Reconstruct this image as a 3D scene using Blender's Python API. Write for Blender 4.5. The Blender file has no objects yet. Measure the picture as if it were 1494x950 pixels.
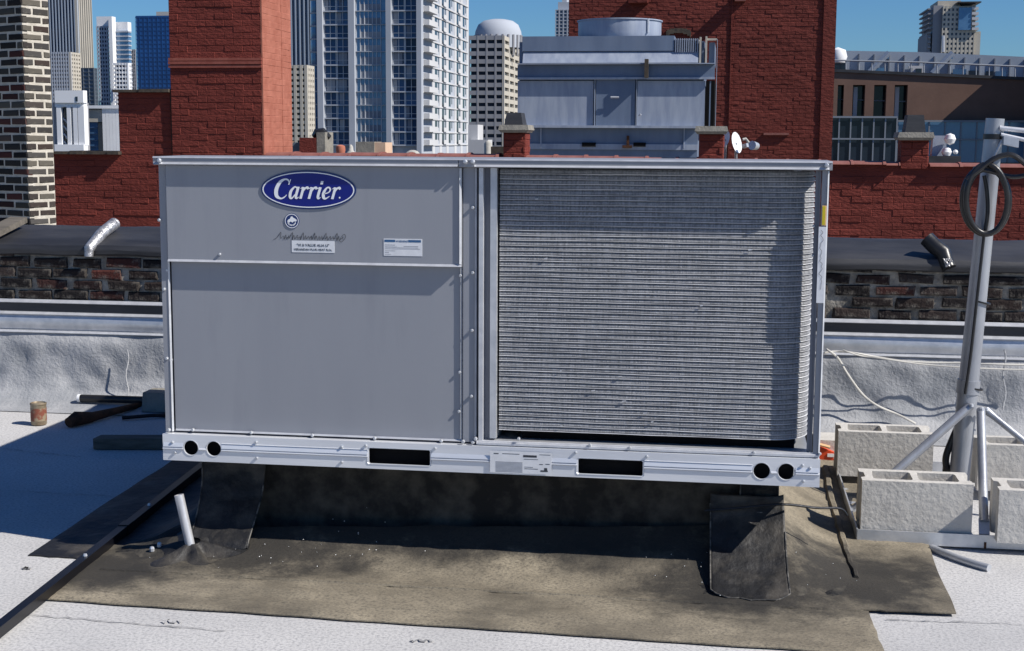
import bpy, bmesh, math, random
from mathutils import Vector, Matrix, noise
R = math.radians
random.seed(7)
SC = bpy.context.scene
COL = SC.collection

# ------------------------------------------------------------------ camera
F_PX, YAW, PITCH, ROLL = 2037.9, -0.153264, 0.132691, 0.005341
CAM = Vector((1.92664, -4.54153, 1.476665))
IW, IH = 1494.0, 950.0
_f = Vector((math.sin(YAW), math.cos(YAW), 0)); _r = Vector((math.cos(YAW), -math.sin(YAW), 0)); _u = Vector((0, 0, 1))
FW = _f*math.cos(PITCH) - _u*math.sin(PITCH); UP0 = _u*math.cos(PITCH) + _f*math.sin(PITCH)
RT = _r*math.cos(ROLL) + UP0*math.sin(ROLL); UP = UP0*math.cos(ROLL) - _r*math.sin(ROLL)
cd = bpy.data.cameras.new('camera'); cam = bpy.data.objects.new('camera', cd); COL.objects.link(cam)
m = Matrix((RT, UP, -FW)).transposed().to_4x4(); m.translation = CAM
cam.matrix_world = m
cd.sensor_width = 36; cd.lens = 36*F_PX/IW; cd.clip_start = .05; cd.clip_end = 12000
SC.camera = cam

# ------------------------------------------------------------------ light
LX, LY, LZ = -1.07, .285, -1.0                    # the way the sunlight travels
w = bpy.data.worlds.new('World'); SC.world = w; w.use_nodes = True
nt = w.node_tree; nt.nodes.clear()
sky = nt.nodes.new('ShaderNodeTexSky'); sky.sky_type = 'NISHITA'; sky.sun_disc = False
sky.sun_elevation = math.atan2(-LZ, math.hypot(LX, LY)); sky.sun_rotation = math.atan2(-LX, -LY)
sky.air_density = 1.0; sky.dust_density = 0.35; sky.ozone_density = 2.5; sky.altitude = 200
bg = nt.nodes.new('ShaderNodeBackground'); bg.inputs['Strength'].default_value = .050
wo = nt.nodes.new('ShaderNodeOutputWorld')
hsv = nt.nodes.new('ShaderNodeHueSaturation'); hsv.inputs['Saturation'].default_value = 1.16
tint = nt.nodes.new('ShaderNodeMix'); tint.data_type = 'RGBA'; tint.blend_type = 'MULTIPLY'; tint.inputs[0].default_value = 1; tint.inputs[7].default_value = (.64, 1.03, 1.50, 1)   # clear deep blue air, the same all over the sky
nt.links.new(sky.outputs[0], hsv.inputs['Color']); nt.links.new(hsv.outputs[0], tint.inputs[6]); nt.links.new(tint.outputs[2], bg.inputs[0]); nt.links.new(bg.outputs[0], wo.inputs[0])
sd = bpy.data.lights.new('sun', 'SUN'); sd.energy = 5.0; sd.angle = R(.5); sd.color = (1, .95, .88)
so = bpy.data.objects.new('sun', sd); COL.objects.link(so); so.location = (8, -6, 12)
so.rotation_euler = Vector((LX, LY, LZ)).to_track_quat('-Z', 'Y').to_euler()
SC.view_settings.view_transform = 'Standard'; SC.view_settings.look = 'None'
SC.view_settings.exposure = 0.3; SC.view_settings.gamma = 1; SC.view_settings.use_curve_mapping = False
SC.render.engine = 'CYCLES'

# ------------------------------------------------------------------ helpers
def ray(px, py): return FW + RT*((px-IW/2)/F_PX) + UP*((IH/2-py)/F_PX)
def at(px, py, Y):                               # the point of the vertical plane y = Y seen at a photo pixel
    d = ray(px, py); return CAM + d*((Y-CAM.y)/d.y)
def gz(px, py, z=0.0):                           # the point of the level plane z seen at a photo pixel
    d = ray(px, py); return CAM + d*((z-CAM.z)/d.z)

def wloc(o):
    v = Vector((0, 0, 0))
    while o is not None: v += o.location; o = o.parent
    return v

def link(name, me, parent=None, loc=None):
    o = bpy.data.objects.new(name, me); COL.objects.link(o)
    if parent is not None: o.parent = parent
    if loc is not None: o.location = loc
    return o

class MB:
    def __init__(s): s.v = []; s.f = []
    def add(s, vs, fs):
        b = len(s.v); s.v += [tuple(v) for v in vs]; s.f += [tuple(i+b for i in f) for f in fs]; return s
    def box(s, x0, x1, y0, y1, z0, z1):
        vs = [(x, y, z) for z in (z0, z1) for y in (y0, y1) for x in (x0, x1)]
        return s.add(vs, [(0, 2, 3, 1), (4, 5, 7, 6), (0, 1, 5, 4), (2, 6, 7, 3), (0, 4, 6, 2), (1, 3, 7, 5)])
    def obox(s, c, ux, uy, uz):                  # oriented box: centre and three half vectors
        vs = [c + ux*i + uy*j + uz*k for k in (-1, 1) for j in (-1, 1) for i in (-1, 1)]
        return s.add(vs, [(0, 2, 3, 1), (4, 5, 7, 6), (0, 1, 5, 4), (2, 6, 7, 3), (0, 4, 6, 2), (1, 3, 7, 5)])
    def frustum(s, x0, x1, y0, y1, z0, z1, t):
        vs = [(x0, y0, z0), (x1, y0, z0), (x1, y1, z0), (x0, y1, z0), (x0+t, y0+t, z1), (x1-t, y0+t, z1), (x1-t, y1-t, z1), (x0+t, y1-t, z1)]
        return s.add(vs, [(3, 2, 1, 0), (4, 5, 6, 7), (0, 1, 5, 4), (1, 2, 6, 5), (2, 3, 7, 6), (3, 0, 4, 7)])
    def prism(s, prof, axis, a, b):              # closed 2D profile swept along an axis; prof holds the other two coordinates
        n = len(prof); vs = []
        for t in (a, b):
            for p, q in prof:
                vs.append((t, p, q) if axis == 'x' else (p, t, q) if axis == 'y' else (p, q, t))
        fs = [(i, (i+1) % n, n+(i+1) % n, n+i) for i in range(n)] + [tuple(range(n))[::-1], tuple(range(n, 2*n))]
        return s.add(vs, fs)
    def tube(s, pts, r, n=10, cap=True):
        pts = [Vector(p) for p in pts]; rr = r if isinstance(r, (list, tuple)) else [r]*len(pts)
        vs = []; up = None
        for i, p in enumerate(pts):
            t = (pts[min(i+1, len(pts)-1)] - pts[max(i-1, 0)]).normalized()
            if up is None: up = Vector((0, 0, 1)) if abs(t.z) < .9 else Vector((0, 1, 0))
            a = t.cross(up).normalized(); b = a.cross(t).normalized(); up = b
            for k in range(n):
                an = 2*math.pi*k/n; vs.append(p + (a*math.cos(an) + b*math.sin(an))*rr[i])
        fs = []
        for i in range(len(pts)-1):
            for k in range(n):
                k2 = (k+1) % n; fs.append((i*n+k, i*n+k2, (i+1)*n+k2, (i+1)*n+k))
        if cap: fs += [tuple(range(n))[::-1], tuple(range((len(pts)-1)*n, len(pts)*n))]
        return s.add(vs, fs)
    def lathe(s, prof, c, n=24):                 # prof: (radius, z)
        vs = []
        for r_, z in prof:
            for k in range(n):
                a = 2*math.pi*k/n; vs.append((c[0]+r_*math.cos(a), c[1]+r_*math.sin(a), c[2]+z))
        fs = []
        for i in range(len(prof)-1):
            for k in range(n):
                k2 = (k+1) % n; fs.append((i*n+k, i*n+k2, (i+1)*n+k2, (i+1)*n+k))
        return s.add(vs, fs)
    def grid(s, nu, nv, fn):
        vs = [fn(i/nu, j/nv) for j in range(nv+1) for i in range(nu+1)]
        fs = [(j*(nu+1)+i, j*(nu+1)+i+1, (j+1)*(nu+1)+i+1, (j+1)*(nu+1)+i) for j in range(nv) for i in range(nu)]
        return s.add(vs, fs)
    def mesh(s, name, mat, origin=None, smooth=False):
        me = bpy.data.meshes.new(name)
        o = origin if origin is not None else Vector((0, 0, 0))
        me.from_pydata([(v[0]-o.x, v[1]-o.y, v[2]-o.z) for v in s.v], [], s.f)
        bm = bmesh.new(); bm.from_mesh(me); bmesh.ops.recalc_face_normals(bm, faces=bm.faces[:])
        if smooth:
            for e in bm.edges:
                e.smooth = not (len(e.link_faces) == 2 and e.calc_face_angle(0) > R(38))
            for f in bm.faces: f.smooth = True
        bm.to_mesh(me); bm.free()
        if mat: me.materials.append(mat)
        return me
    def build(s, name, mat, parent=None, smooth=False, kind=None, label=None):
        o = link(name, s.mesh(name, mat, wloc(parent) if parent is not None else None, smooth), parent)
        if kind: o['kind'] = kind
        if label: o['label'] = label
        return o

def tag(o, label, cat, group=None):
    o['label'] = label; o['category'] = cat
    if group: o['group'] = group
    return o
def thing(name, label, cat, loc, group=None):
    o = link(name, None, None, Vector(loc)); o.empty_display_size = .1
    return tag(o, label, cat, group)
def struct(name, mb, mat, smooth=False): return mb.build(name, mat, None, smooth, 'structure')

def single(name, mb, mat, label, cat, loc, group=None, smooth=False):   # a thing that is one mesh
    o = link(name, mb.mesh(name, mat, Vector(loc), smooth), None, Vector(loc)); return tag(o, label, cat, group)

def curve_fill(outer, holes, depth):             # flat plate with holes in x/z, extruded along y; returns verts, faces
    cu = bpy.data.curves.new('plate', 'CURVE'); cu.dimensions = '2D'; cu.fill_mode = 'BOTH'; cu.extrude = depth/2
    for poly in [outer]+holes:
        sp = cu.splines.new('POLY'); sp.points.add(len(poly)-1); sp.use_cyclic_u = True
        for p, q in zip(sp.points, poly): p.co = (q[0], q[1], 0, 1)
    o = bpy.data.objects.new('plate', cu); COL.objects.link(o)
    me = o.evaluated_get(bpy.context.evaluated_depsgraph_get()).to_mesh()
    vs = [tuple(v.co) for v in me.vertices]; fs = [tuple(p.vertices) for p in me.polygons]
    o.to_mesh_clear() if hasattr(o, 'to_mesh_clear') else None
    bpy.data.objects.remove(o); bpy.data.curves.remove(cu)
    return vs, fs

def text_mb(txt, size, x, y, z, shear=0, align='LEFT', ext=.0003, space=1.0):   # lettering standing in the plane y, reading along +x
    cu = bpy.data.curves.new('text', 'FONT'); cu.body = txt; cu.size = size; cu.align_x = align; cu.shear = shear; cu.extrude = ext
    cu.resolution_u = 3; cu.space_character = space
    o = bpy.data.objects.new('text', cu); COL.objects.link(o)
    me = o.evaluated_get(bpy.context.evaluated_depsgraph_get()).to_mesh()
    mb = MB(); mb.add([(x+v.co.x, y-v.co.z, z+v.co.y) for v in me.vertices], [tuple(p.vertices) for p in me.polygons])
    bpy.data.objects.remove(o); bpy.data.curves.remove(cu)
    return mb

# ------------------------------------------------------------------ materials
def mk(name, c1, c2=None, scale=6, rough=.7, metal=0.0, bump=0.0, bscale=40, detail=5, lo=.35, hi=.65, c3=None, s3=30, lo3=.6, hi3=.72,
       stretch=(1, 1, 1), bstretch=None, rand=None, spec=.5, rrand=0.0, bdist=.01, world=False):
    M = bpy.data.materials.new(name); M.use_nodes = True; t = M.node_tree; N = t.nodes; Lk = t.links
    if rough >= .75 and spec == .5: spec = .14            # masonry, rubber and dust barely gloss
    b = N['Principled BSDF']; b.inputs['Roughness'].default_value = rough; b.inputs['Metallic'].default_value = metal
    b.inputs['Specular IOR Level'].default_value = spec
    tc = N.new('ShaderNodeTexCoord'); src = tc.outputs['Object']
    if world: g = N.new('ShaderNodeNewGeometry'); src = g.outputs['Position']
    def nz(sc, st, det=detail, ro=.6):
        mp = N.new('ShaderNodeMapping'); mp.inputs['Scale'].default_value = st; Lk.new(src, mp.inputs[0])
        n = N.new('ShaderNodeTexNoise'); n.inputs['Scale'].default_value = sc; n.inputs['Detail'].default_value = det
        n.inputs['Roughness'].default_value = ro; Lk.new(mp.outputs[0], n.inputs['Vector']); return n.outputs['Fac']
    def ramp(v, a, c):
        r_ = N.new('ShaderNodeMapRange'); r_.inputs[1].default_value = a; r_.inputs[2].default_value = c; Lk.new(v, r_.inputs[0]); return r_.outputs[0]
    def mix(f, a, c):
        x = N.new('ShaderNodeMix'); x.data_type = 'RGBA'; Lk.new(f, x.inputs[0])
        for sck, val in ((x.inputs[6], a), (x.inputs[7], c)):
            if isinstance(val, tuple): sck.default_value = (*val, 1)
            else: Lk.new(val, sck)
        return x.outputs[2]
    col = c1
    if rand:                                     # hue picked per object
        oi = N.new('ShaderNodeObjectInfo'); cr = N.new('ShaderNodeValToRGB'); cr.color_ramp.interpolation = 'LINEAR'
        el = cr.color_ramp.elements
        while len(el) < len(rand): el.new(.5)
        for i, c in enumerate(rand): el[i].position = i/(len(rand)-1); el[i].color = (*c, 1)
        Lk.new(oi.outputs['Random'], cr.inputs[0]); col = cr.outputs[0]
    nf = None
    if c2: nf = nz(scale, stretch); col = mix(ramp(nf, lo, hi), col, c2)
    if c3: col = mix(ramp(nz(s3, stretch), lo3, hi3), col, c3)
    if isinstance(col, tuple): b.inputs['Base Color'].default_value = (*col, 1)
    else: Lk.new(col, b.inputs['Base Color'])
    if rrand:
        mm = N.new('ShaderNodeMath'); mm.operation = 'MULTIPLY_ADD'; Lk.new(nz(9, stretch), mm.inputs[0]); mm.inputs[1].default_value = rrand; mm.inputs[2].default_value = rough - rrand/2
        Lk.new(mm.outputs[0], b.inputs['Roughness'])
    if bump:
        bp = N.new('ShaderNodeBump'); bp.inputs['Strength'].default_value = bump; bp.inputs['Distance'].default_value = bdist
        Lk.new(nz(bscale, bstretch or stretch, 4), bp.inputs['Height']); Lk.new(bp.outputs[0], b.inputs['Normal'])
    return M

M_ROOF = mk('cap_sheet', (.56, .55, .535), (.42, .415, .41), 1.1, .92, lo=.38, hi=.72, detail=9, c3=(.27, .27, .275), s3=95, lo3=.45, hi3=.72, bump=.25, bscale=120, bdist=.005, spec=.15)
M_SEAM = mk('roof_seam', (.15, .15, .155), (.45, .445, .44), 14, .9, lo=.42, hi=.58)
M_STREET = mk('street_ground', (.10, .10, .10), (.16, .16, .15), .05, .9)
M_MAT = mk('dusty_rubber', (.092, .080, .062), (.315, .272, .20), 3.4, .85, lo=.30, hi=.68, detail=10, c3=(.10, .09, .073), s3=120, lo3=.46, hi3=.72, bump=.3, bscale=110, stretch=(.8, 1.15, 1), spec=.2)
def dusty(name):
    M = M_MAT; t = M.node_tree; N = t.nodes; L_ = t.links; b = N['Principled BSDF']
    old = b.inputs['Base Color'].links[0].from_socket
    g_ = N.new('ShaderNodeNewGeometry'); n1 = N.new('ShaderNodeTexNoise'); n1.inputs['Scale'].default_value = 7; n1.inputs['Detail'].default_value = 12; n1.inputs['Roughness'].default_value = .72
    L_.new(g_.outputs['Position'], n1.inputs['Vector'])
    fac = None
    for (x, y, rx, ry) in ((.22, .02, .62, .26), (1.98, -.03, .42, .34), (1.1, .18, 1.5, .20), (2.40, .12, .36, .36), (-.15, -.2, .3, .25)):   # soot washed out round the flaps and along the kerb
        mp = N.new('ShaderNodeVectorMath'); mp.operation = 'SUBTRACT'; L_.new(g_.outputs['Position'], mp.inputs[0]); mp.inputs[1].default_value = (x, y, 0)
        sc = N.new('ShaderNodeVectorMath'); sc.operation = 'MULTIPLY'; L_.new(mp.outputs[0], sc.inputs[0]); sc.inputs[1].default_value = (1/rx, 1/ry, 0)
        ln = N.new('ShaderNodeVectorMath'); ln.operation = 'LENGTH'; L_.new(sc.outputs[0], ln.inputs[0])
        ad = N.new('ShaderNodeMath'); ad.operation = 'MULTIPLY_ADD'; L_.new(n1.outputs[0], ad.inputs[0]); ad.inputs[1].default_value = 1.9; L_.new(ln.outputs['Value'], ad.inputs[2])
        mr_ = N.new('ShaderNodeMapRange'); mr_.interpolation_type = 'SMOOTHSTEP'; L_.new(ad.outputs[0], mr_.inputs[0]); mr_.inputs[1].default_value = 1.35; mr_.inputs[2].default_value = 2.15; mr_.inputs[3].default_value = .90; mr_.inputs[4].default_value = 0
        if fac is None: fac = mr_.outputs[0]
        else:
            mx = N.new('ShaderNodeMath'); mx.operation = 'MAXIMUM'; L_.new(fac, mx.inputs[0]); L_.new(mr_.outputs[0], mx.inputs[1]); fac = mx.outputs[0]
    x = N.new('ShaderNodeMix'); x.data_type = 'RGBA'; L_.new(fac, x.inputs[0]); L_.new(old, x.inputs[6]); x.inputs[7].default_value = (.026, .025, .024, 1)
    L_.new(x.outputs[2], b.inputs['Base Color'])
dusty('m')
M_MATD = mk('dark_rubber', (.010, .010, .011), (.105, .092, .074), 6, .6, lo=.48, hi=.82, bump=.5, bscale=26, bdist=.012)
M_PATCH = mk('weathered_patch', (.016, .016, .017), (.10, .09, .072), 9, .85, lo=.42, hi=.72, bump=.6, bscale=30, bdist=.012, spec=.2)
M_EDGEHI = mk('pale_edge_highlight', (.15, .14, .125), (.02, .02, .02), 22, .7, lo=.42, hi=.55)  # pale colour standing in for light caught along the flap edges
M_CURB = mk('curb_rubber', (.028, .026, .024), (.11, .098, .08), 11, .8, lo=.40, hi=.78, bump=.25, bscale=60)
M_PAINT = mk('grey_enamel', (.262, .272, .298), (.247, .257, .284), 2.5, .5, bump=.04, bscale=140, c3=(.205, .215, .242), s3=4, lo3=.52, hi3=.85, stretch=(2.2, 1, .35), rrand=.18)
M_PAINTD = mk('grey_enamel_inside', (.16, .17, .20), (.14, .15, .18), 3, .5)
M_GALV = mk('galvanised', (.62, .63, .65), (.47, .49, .52), 14, .42, .55, bump=.06, bscale=90, rrand=.2)
M_GALVR = mk('galvanised_rail', (.74, .755, .78), (.60, .62, .66), 3, .40, .3, bump=.08, bscale=22, stretch=(.4, 1, 3), rrand=.15)
M_MAST = mk('mast_galvanised', (.40, .415, .44), (.29, .30, .33), 12, .42, .45, bump=.08, bscale=60, stretch=(1, 1, .35), rrand=.2)
M_LIP = mk('bright_edge', (.60, .61, .635), (.48, .49, .52), 20, .4, .35)  # bright bare metal; on the cabinet's folded edges it paints their sun glint
M_FIN = mk('coil_fins', (.31, .315, .33), (.15, .155, .165), 55, .6, .1, bump=1.0, bscale=420, bstretch=(1, 1, .06), bdist=.004, lo=.38, hi=.64, stretch=(3, 3, .35), c3=(.36, .36, .37), s3=120, lo3=.6, hi3=.75)
M_TUBE = mk('coil_tube', (.74, .74, .75), (.38, .38, .39), 10, .45, .3, lo=.42, hi=.66, stretch=(.5, 1, 6))
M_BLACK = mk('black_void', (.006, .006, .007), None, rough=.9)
M_BLACKP = mk('black_plastic', (.012, .012, .013), (.02, .02, .021), 20, .35, bump=.1, bscale=60)
M_BLUE = mk('badge_blue', (.002, .008, .17), None, rough=.3)
M_NAVY = mk('badge_navy', (.01, .03, .13), None, rough=.35)
M_STEELB = mk('sticker_blue', (.03, .10, .22), None, rough=.4)
M_WHITE = mk('white_print', (.78, .79, .80), None, rough=.4)
M_LABEL = mk('label_white', (.70, .71, .73), (.62, .63, .65), 30, .45)
M_INK = mk('ink', (.03, .035, .045), None, rough=.6)
M_INKG = mk('ink_grey', (.24, .25, .28), None, rough=.6)
M_YELLOW = mk('yellow_sticker', (.52, .42, .01), None, rough=.5)
M_PEACH = mk('peach_edge', (.75, .48, .25), None, rough=.5)
M_CMU = mk('concrete_block', (.58, .555, .51), (.48, .46, .425), 9, .95, bump=.35, bscale=60, bdist=.01, c3=(.36, .345, .32), s3=70, lo3=.58, hi3=.8, spec=.15)
M_CMUTOP = M_CMU
M_MEMB = mk('silver_membrane', (.37, .375, .385), (.26, .27, .285), 4, .75, bump=.6, bscale=55, c3=(.46, .46, .465), s3=2.5, lo3=.5, hi3=.8)
M_COPE = mk('coping_membrane', (.020, .021, .025), (.046, .046, .050), 3, .55, bump=.2, bscale=18, stretch=(.5, 2, 2))
M_MORTAR = mk('smeared_mortar', (.36, .335, .29), (.14, .13, .115), 13, .95, bump=1.0, bscale=40, bdist=.01)
M_PBRICK = mk('tarred_brick', (.02, .018, .018), (.16, .145, .125), 14, .9, lo=.50, hi=.72, bump=.9, bscale=50, bdist=.01,
              rand=[(.012, .011, .012), (.02, .016, .016), (.03, .022, .02), (.02, .018, .018), (.10, .032, .025), (.015, .014, .015), (.06, .045, .04)])
M_WMORTAR = mk('pale_mortar', (.56, .52, .45), (.44, .405, .34), 12, .95, bump=.6, bscale=60)
M_DBRICK = mk('shaded_soot_brick', (.03, .03, .03), (.075, .062, .05), 9, .9, lo=.55, hi=.9, bump=.8, bscale=60, bdist=.006,  # pillar's front bricks, their shade put into the darker colour
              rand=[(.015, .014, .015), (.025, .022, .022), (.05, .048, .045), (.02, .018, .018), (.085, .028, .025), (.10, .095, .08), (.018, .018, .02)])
M_LBRICK = mk('sunlit_soot_brick', (.06, .055, .045), (.22, .20, .15), 9, .9, lo=.54, hi=.85, bump=.8, bscale=60, bdist=.006,  # the same bricks on the sunny side, sunlight put into the lighter colour
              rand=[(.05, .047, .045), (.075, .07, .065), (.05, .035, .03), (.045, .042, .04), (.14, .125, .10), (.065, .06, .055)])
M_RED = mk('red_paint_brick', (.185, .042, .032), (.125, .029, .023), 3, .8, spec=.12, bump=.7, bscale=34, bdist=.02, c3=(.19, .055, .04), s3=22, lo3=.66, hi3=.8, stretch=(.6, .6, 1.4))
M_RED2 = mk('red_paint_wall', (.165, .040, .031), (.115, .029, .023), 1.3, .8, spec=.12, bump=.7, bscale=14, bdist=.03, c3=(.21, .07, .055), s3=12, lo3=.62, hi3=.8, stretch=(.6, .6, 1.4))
M_SALMON = mk('sunlit_red_paint', (.37, .140, .098), (.30, .105, .072), 7, .85, spec=.12, bump=.3, bscale=40)  # lighter copy of the red paint, sunlight put into its colour
M_TILE = mk('clay_tile', (.17, .05, .038), (.25, .10, .08), 8, .7, bump=.3, bscale=40)
M_CEM = mk('old_cement', (.30, .28, .24), (.20, .19, .17), 10, .95, bump=.6, bscale=50)
M_BLUEST = mk('tower_steel', (.165, .21, .29), (.125, .165, .24), 2.5, .5, .1, c3=(.18, .22, .29), s3=1.4, lo3=.5, hi3=.75, stretch=(1.5, 1.5, .35))
M_BLUESTL = mk('tower_steel_pale', (.36, .40, .47), (.26, .30, .385), 5, .5, .1, stretch=(2, 2, .3))
M_STEELRST = mk('dark_bracket', (.05, .045, .04), (.10, .08, .06), 20, .8)
M_BROWN = mk('brown_brick', (.20, .122, .092), (.17, .104, .08), 1.2, .9, bump=.3, bscale=6, c3=(.22, .14, .108), s3=8)
M_GLASSD = mk('dark_glass', (.012, .018, .028), (.03, .045, .065), .35, .08, spec=.35)
M_GLASSB = mk('blue_glass', (.07, .16, .30), (.11, .22, .37), .25, .12, .25, spec=.8)
M_FRAME = mk('window_frame', (.22, .24, .27), None, rough=.5)
M_FRAMEW = mk('white_window_frame', (.55, .57, .60), None, rough=.5)
M_ROOFMET = mk('standing_metal', (.36, .40, .45), (.31, .35, .40), .4, .45, .3)
M_TGLASS = mk('apartment_glass', (.03, .07, .15), None, rough=.15, spec=.25, rand=[(.01, .025, .06), (.03, .08, .18), (.015, .04, .10), (.07, .15, .28), (.02, .05, .12), (.04, .10, .22)])
M_CURT = mk('curtain', (.2, .2, .2), None, rough=.8, rand=[(.14, .16, .20), (.25, .27, .31), (.33, .34, .36), (.20, .23, .28)])
M_CONC = mk('tower_concrete', (.40, .425, .47), (.36, .385, .43), .08, .8)
M_WHITEC = mk('white_concrete', (.56, .56, .56), (.48, .48, .49), .1, .8)
M_WHITEB = mk('sunlit_white_panel', (.80, .80, .80), (.74, .74, .74), .2, .7)  # whiter than the white concrete, stands in for faces turned to the sun
M_BEIGE = mk('beige_concrete', (.50, .46, .39), (.43, .40, .34), .1, .85)
M_GREYC = mk('grey_concrete', (.30, .30, .31), (.26, .26, .28), .1, .8)
M_BLUET = mk('blue_curtain_wall', (.012, .06, .20), (.02, .09, .27), .06, .2, .2, spec=.7, stretch=(1, 1, 3))
M_NAVYT = mk('navy_curtain_wall', (.02, .045, .10), (.04, .07, .14), .05, .25, spec=.7)
M_STRIPE = mk('tower_stripe', (.30, .35, .42), None, rough=.5)
M_PIPE = mk('aluminium_pipe', (.66, .66, .67), (.5, .5, .52), 25, .4, .5, bump=.1, bscale=60, stretch=(1, 1, .3))
M_BAR = mk('black_steel', (.005, .005, .007), (.03, .028, .024), 40, .3, 0, lo=.7, hi=.9, spec=.3)
M_RUST = mk('rusty_iron', (.05, .026, .018), (.10, .045, .025), 20, .8, bump=.4, bscale=60)
M_WOOD = mk('weathered_wood', (.17, .15, .125), (.10, .09, .075), 14, .9, bump=.4, bscale=30, stretch=(.3, 3, 3))
M_CABLEW = mk('pale_cable', (.55, .53, .48), None, rough=.5)
M_FOIL = mk('crumpled_foil', (.50, .50, .51), (.25, .25, .26), 30, .38, .6, bump=.8, bscale=50, bdist=.01)
M_ORANGE = mk('orange_plastic', (.60, .06, .015), None, rough=.5)
M_TERRA = mk('terracotta', (.45, .17, .11), (.36, .13, .09), 12, .85)
M_STONE = mk('pale_stone', (.48, .46, .42), (.36, .35, .32), 6, .9, bump=.6, bscale=20)
M_PEACHW = mk('peach_stucco', (.62, .44, .32), (.55, .38, .27), 8, .9)
M_SLATE = mk('slate', (.14, .17, .20), (.10, .12, .15), 8, .7)
M_CANR = mk('rusty_can_label', (.20, .06, .035), (.26, .21, .14), 22, .7, lo=.45, hi=.55)
M_CAN = mk('tin_can', (.36, .31, .22), (.20, .15, .10), 18, .5, .4)

# ------------------------------------------------------------------ setting: ground, roof
g = MB(); g.add([(-3000, -3000, -16), (3000, -3000, -16), (3000, 5000, -16), (-3000, 5000, -16)], [(0, 1, 2, 3)])
struct('ground', g, M_STREET)
rf = MB(); rf.box(-9, 9, -9, 3.05, -16, 0); struct('roof_deck', rf, M_ROOF)
nr = MB(); nr.box(-9, 9, 3.06, 30, -16, .3); struct('neighbouring_roof', nr, M_CEM)

def flat_strip(pts, wd, z, jit=.006):
    mb = MB(); n = len(pts); vs = []
    for i, p in enumerate(pts):
        t = (pts[min(i+1, n-1)] - pts[max(i-1, 0)]).normalized(); nn = Vector((-t.y, t.x, 0))
        ww = wd*(.4+random.random()); vs += [(p.x+nn.x*ww, p.y+nn.y*ww, z), (p.x-nn.x*ww, p.y-nn.y*ww, z)]
    fs = [(2*i, 2*i+1, 2*i+3, 2*i+2) for i in range(n-1)]
    return mb.add(vs, fs)
def wob(a, b, n, j):
    return [a.lerp(b, i/n) + Vector((random.uniform(-j, j), random.uniform(-j, j), 0)) for i in range(n+1)]
for (a, b) in (((30, 897), (330, 922)), ((0, 716), (215, 728)), ((0, 655), (120, 668)), ((1290, 905), (1494, 912))):
    A, B = gz(*a), gz(*b)
    struct('roof_seam', flat_strip(wob(A, B, 26, .006), .0022, .004), M_SEAM)
for (a, dx, dy) in (((250, 908), 26, 3), ((615, 936), 30, 2), ((60, 803), 14, 2), ((38, 830), 9, 2)):
    pts = [gz(a[0]+dx*(i/8-.5), a[1]+dy*math.sin(i*1.7)) for i in range(9)]
    struct('tar_streak', flat_strip(pts, .005, .004), M_SEAM)

# ------------------------------------------------------------------ rubber sheets and kerb under the unit
CX0, CX1, CY0, CY1 = .07, 2.10, .235, 1.9
def cant(d):
    d = max(d, 0); t = max(0, 1-d/.40); return .17*t**2.1
def ch(x, y):
    dx = max(CX0-x, x-CX1, 0); dy = max(CY0-y, y-CY1, 0)
    return cant(math.hypot(dx*1.2, dy))
def wr(x, y, a=.006): return a*noise.noise(Vector((x*5, y*9, 3))) + a*.6*noise.noise(Vector((x*17, y*15, 8)))

curb = thing('equipment_curb', 'low black rubber covered curb carrying the grey rooftop unit', 'curb', (1.1, 1.0, 0))
c = MB(); c.box(CX0, CX1, CY0, CY1, .001, .359); c.build('curb_wall', M_CURB, curb)
def sheet(name, p00, p10, p11, p01, nu, nv, lift, mat, edge=.004, rag=.008):
    def fn(u, v):
        a = p00.lerp(p10, u); b = p01.lerp(p11, u); p = a.lerp(b, v)
        k = rag*(noise.noise(Vector((u*14+lift*900, v*9, 1)))) if (u in (0, 1) or v in (0, 1)) else 0
        x, y = p.x+k, p.y+k
        z = lift + ch(x, y) + max(0, wr(x, y)+.004)*(1 if 0 < u < 1 and 0 < v < 1 else 0)
        return (x, y, z)
    mb = MB(); mb.grid(nu, nv, fn)
    # skirt: the rubber's cut edge
    n1 = nu+1; ring = list(range(n1)) + [j*n1+nu for j in range(1, nv+1)] + [nv*n1+i for i in range(nu-1, -1, -1)] + [j*n1 for j in range(nv-1, 0, -1)]
    base = len(mb.v); mb.v += [(mb.v[i][0], mb.v[i][1], mb.v[i][2]-edge) for i in ring]
    n = len(ring); mb.f += [(ring[i], ring[(i+1) % n], base+(i+1) % n, base+i) for i in range(n)]
    return mb.build(name, mat, curb, True)
V3 = lambda x, y: Vector((x, y, 0))
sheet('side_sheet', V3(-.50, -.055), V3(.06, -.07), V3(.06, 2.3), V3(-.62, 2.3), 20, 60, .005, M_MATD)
sheet('side_sheet', V3(2.10, -.19), V3(2.66, -.165), V3(2.72, 2.3), V3(2.10, 2.3), 24, 70, .014, M_MAT)
sheet('front_sheet', V3(-.205, -.50), V3(2.405, -.56), V3(2.38, .23), V3(-.30, .10), 110, 36, .009, M_MAT)

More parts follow.
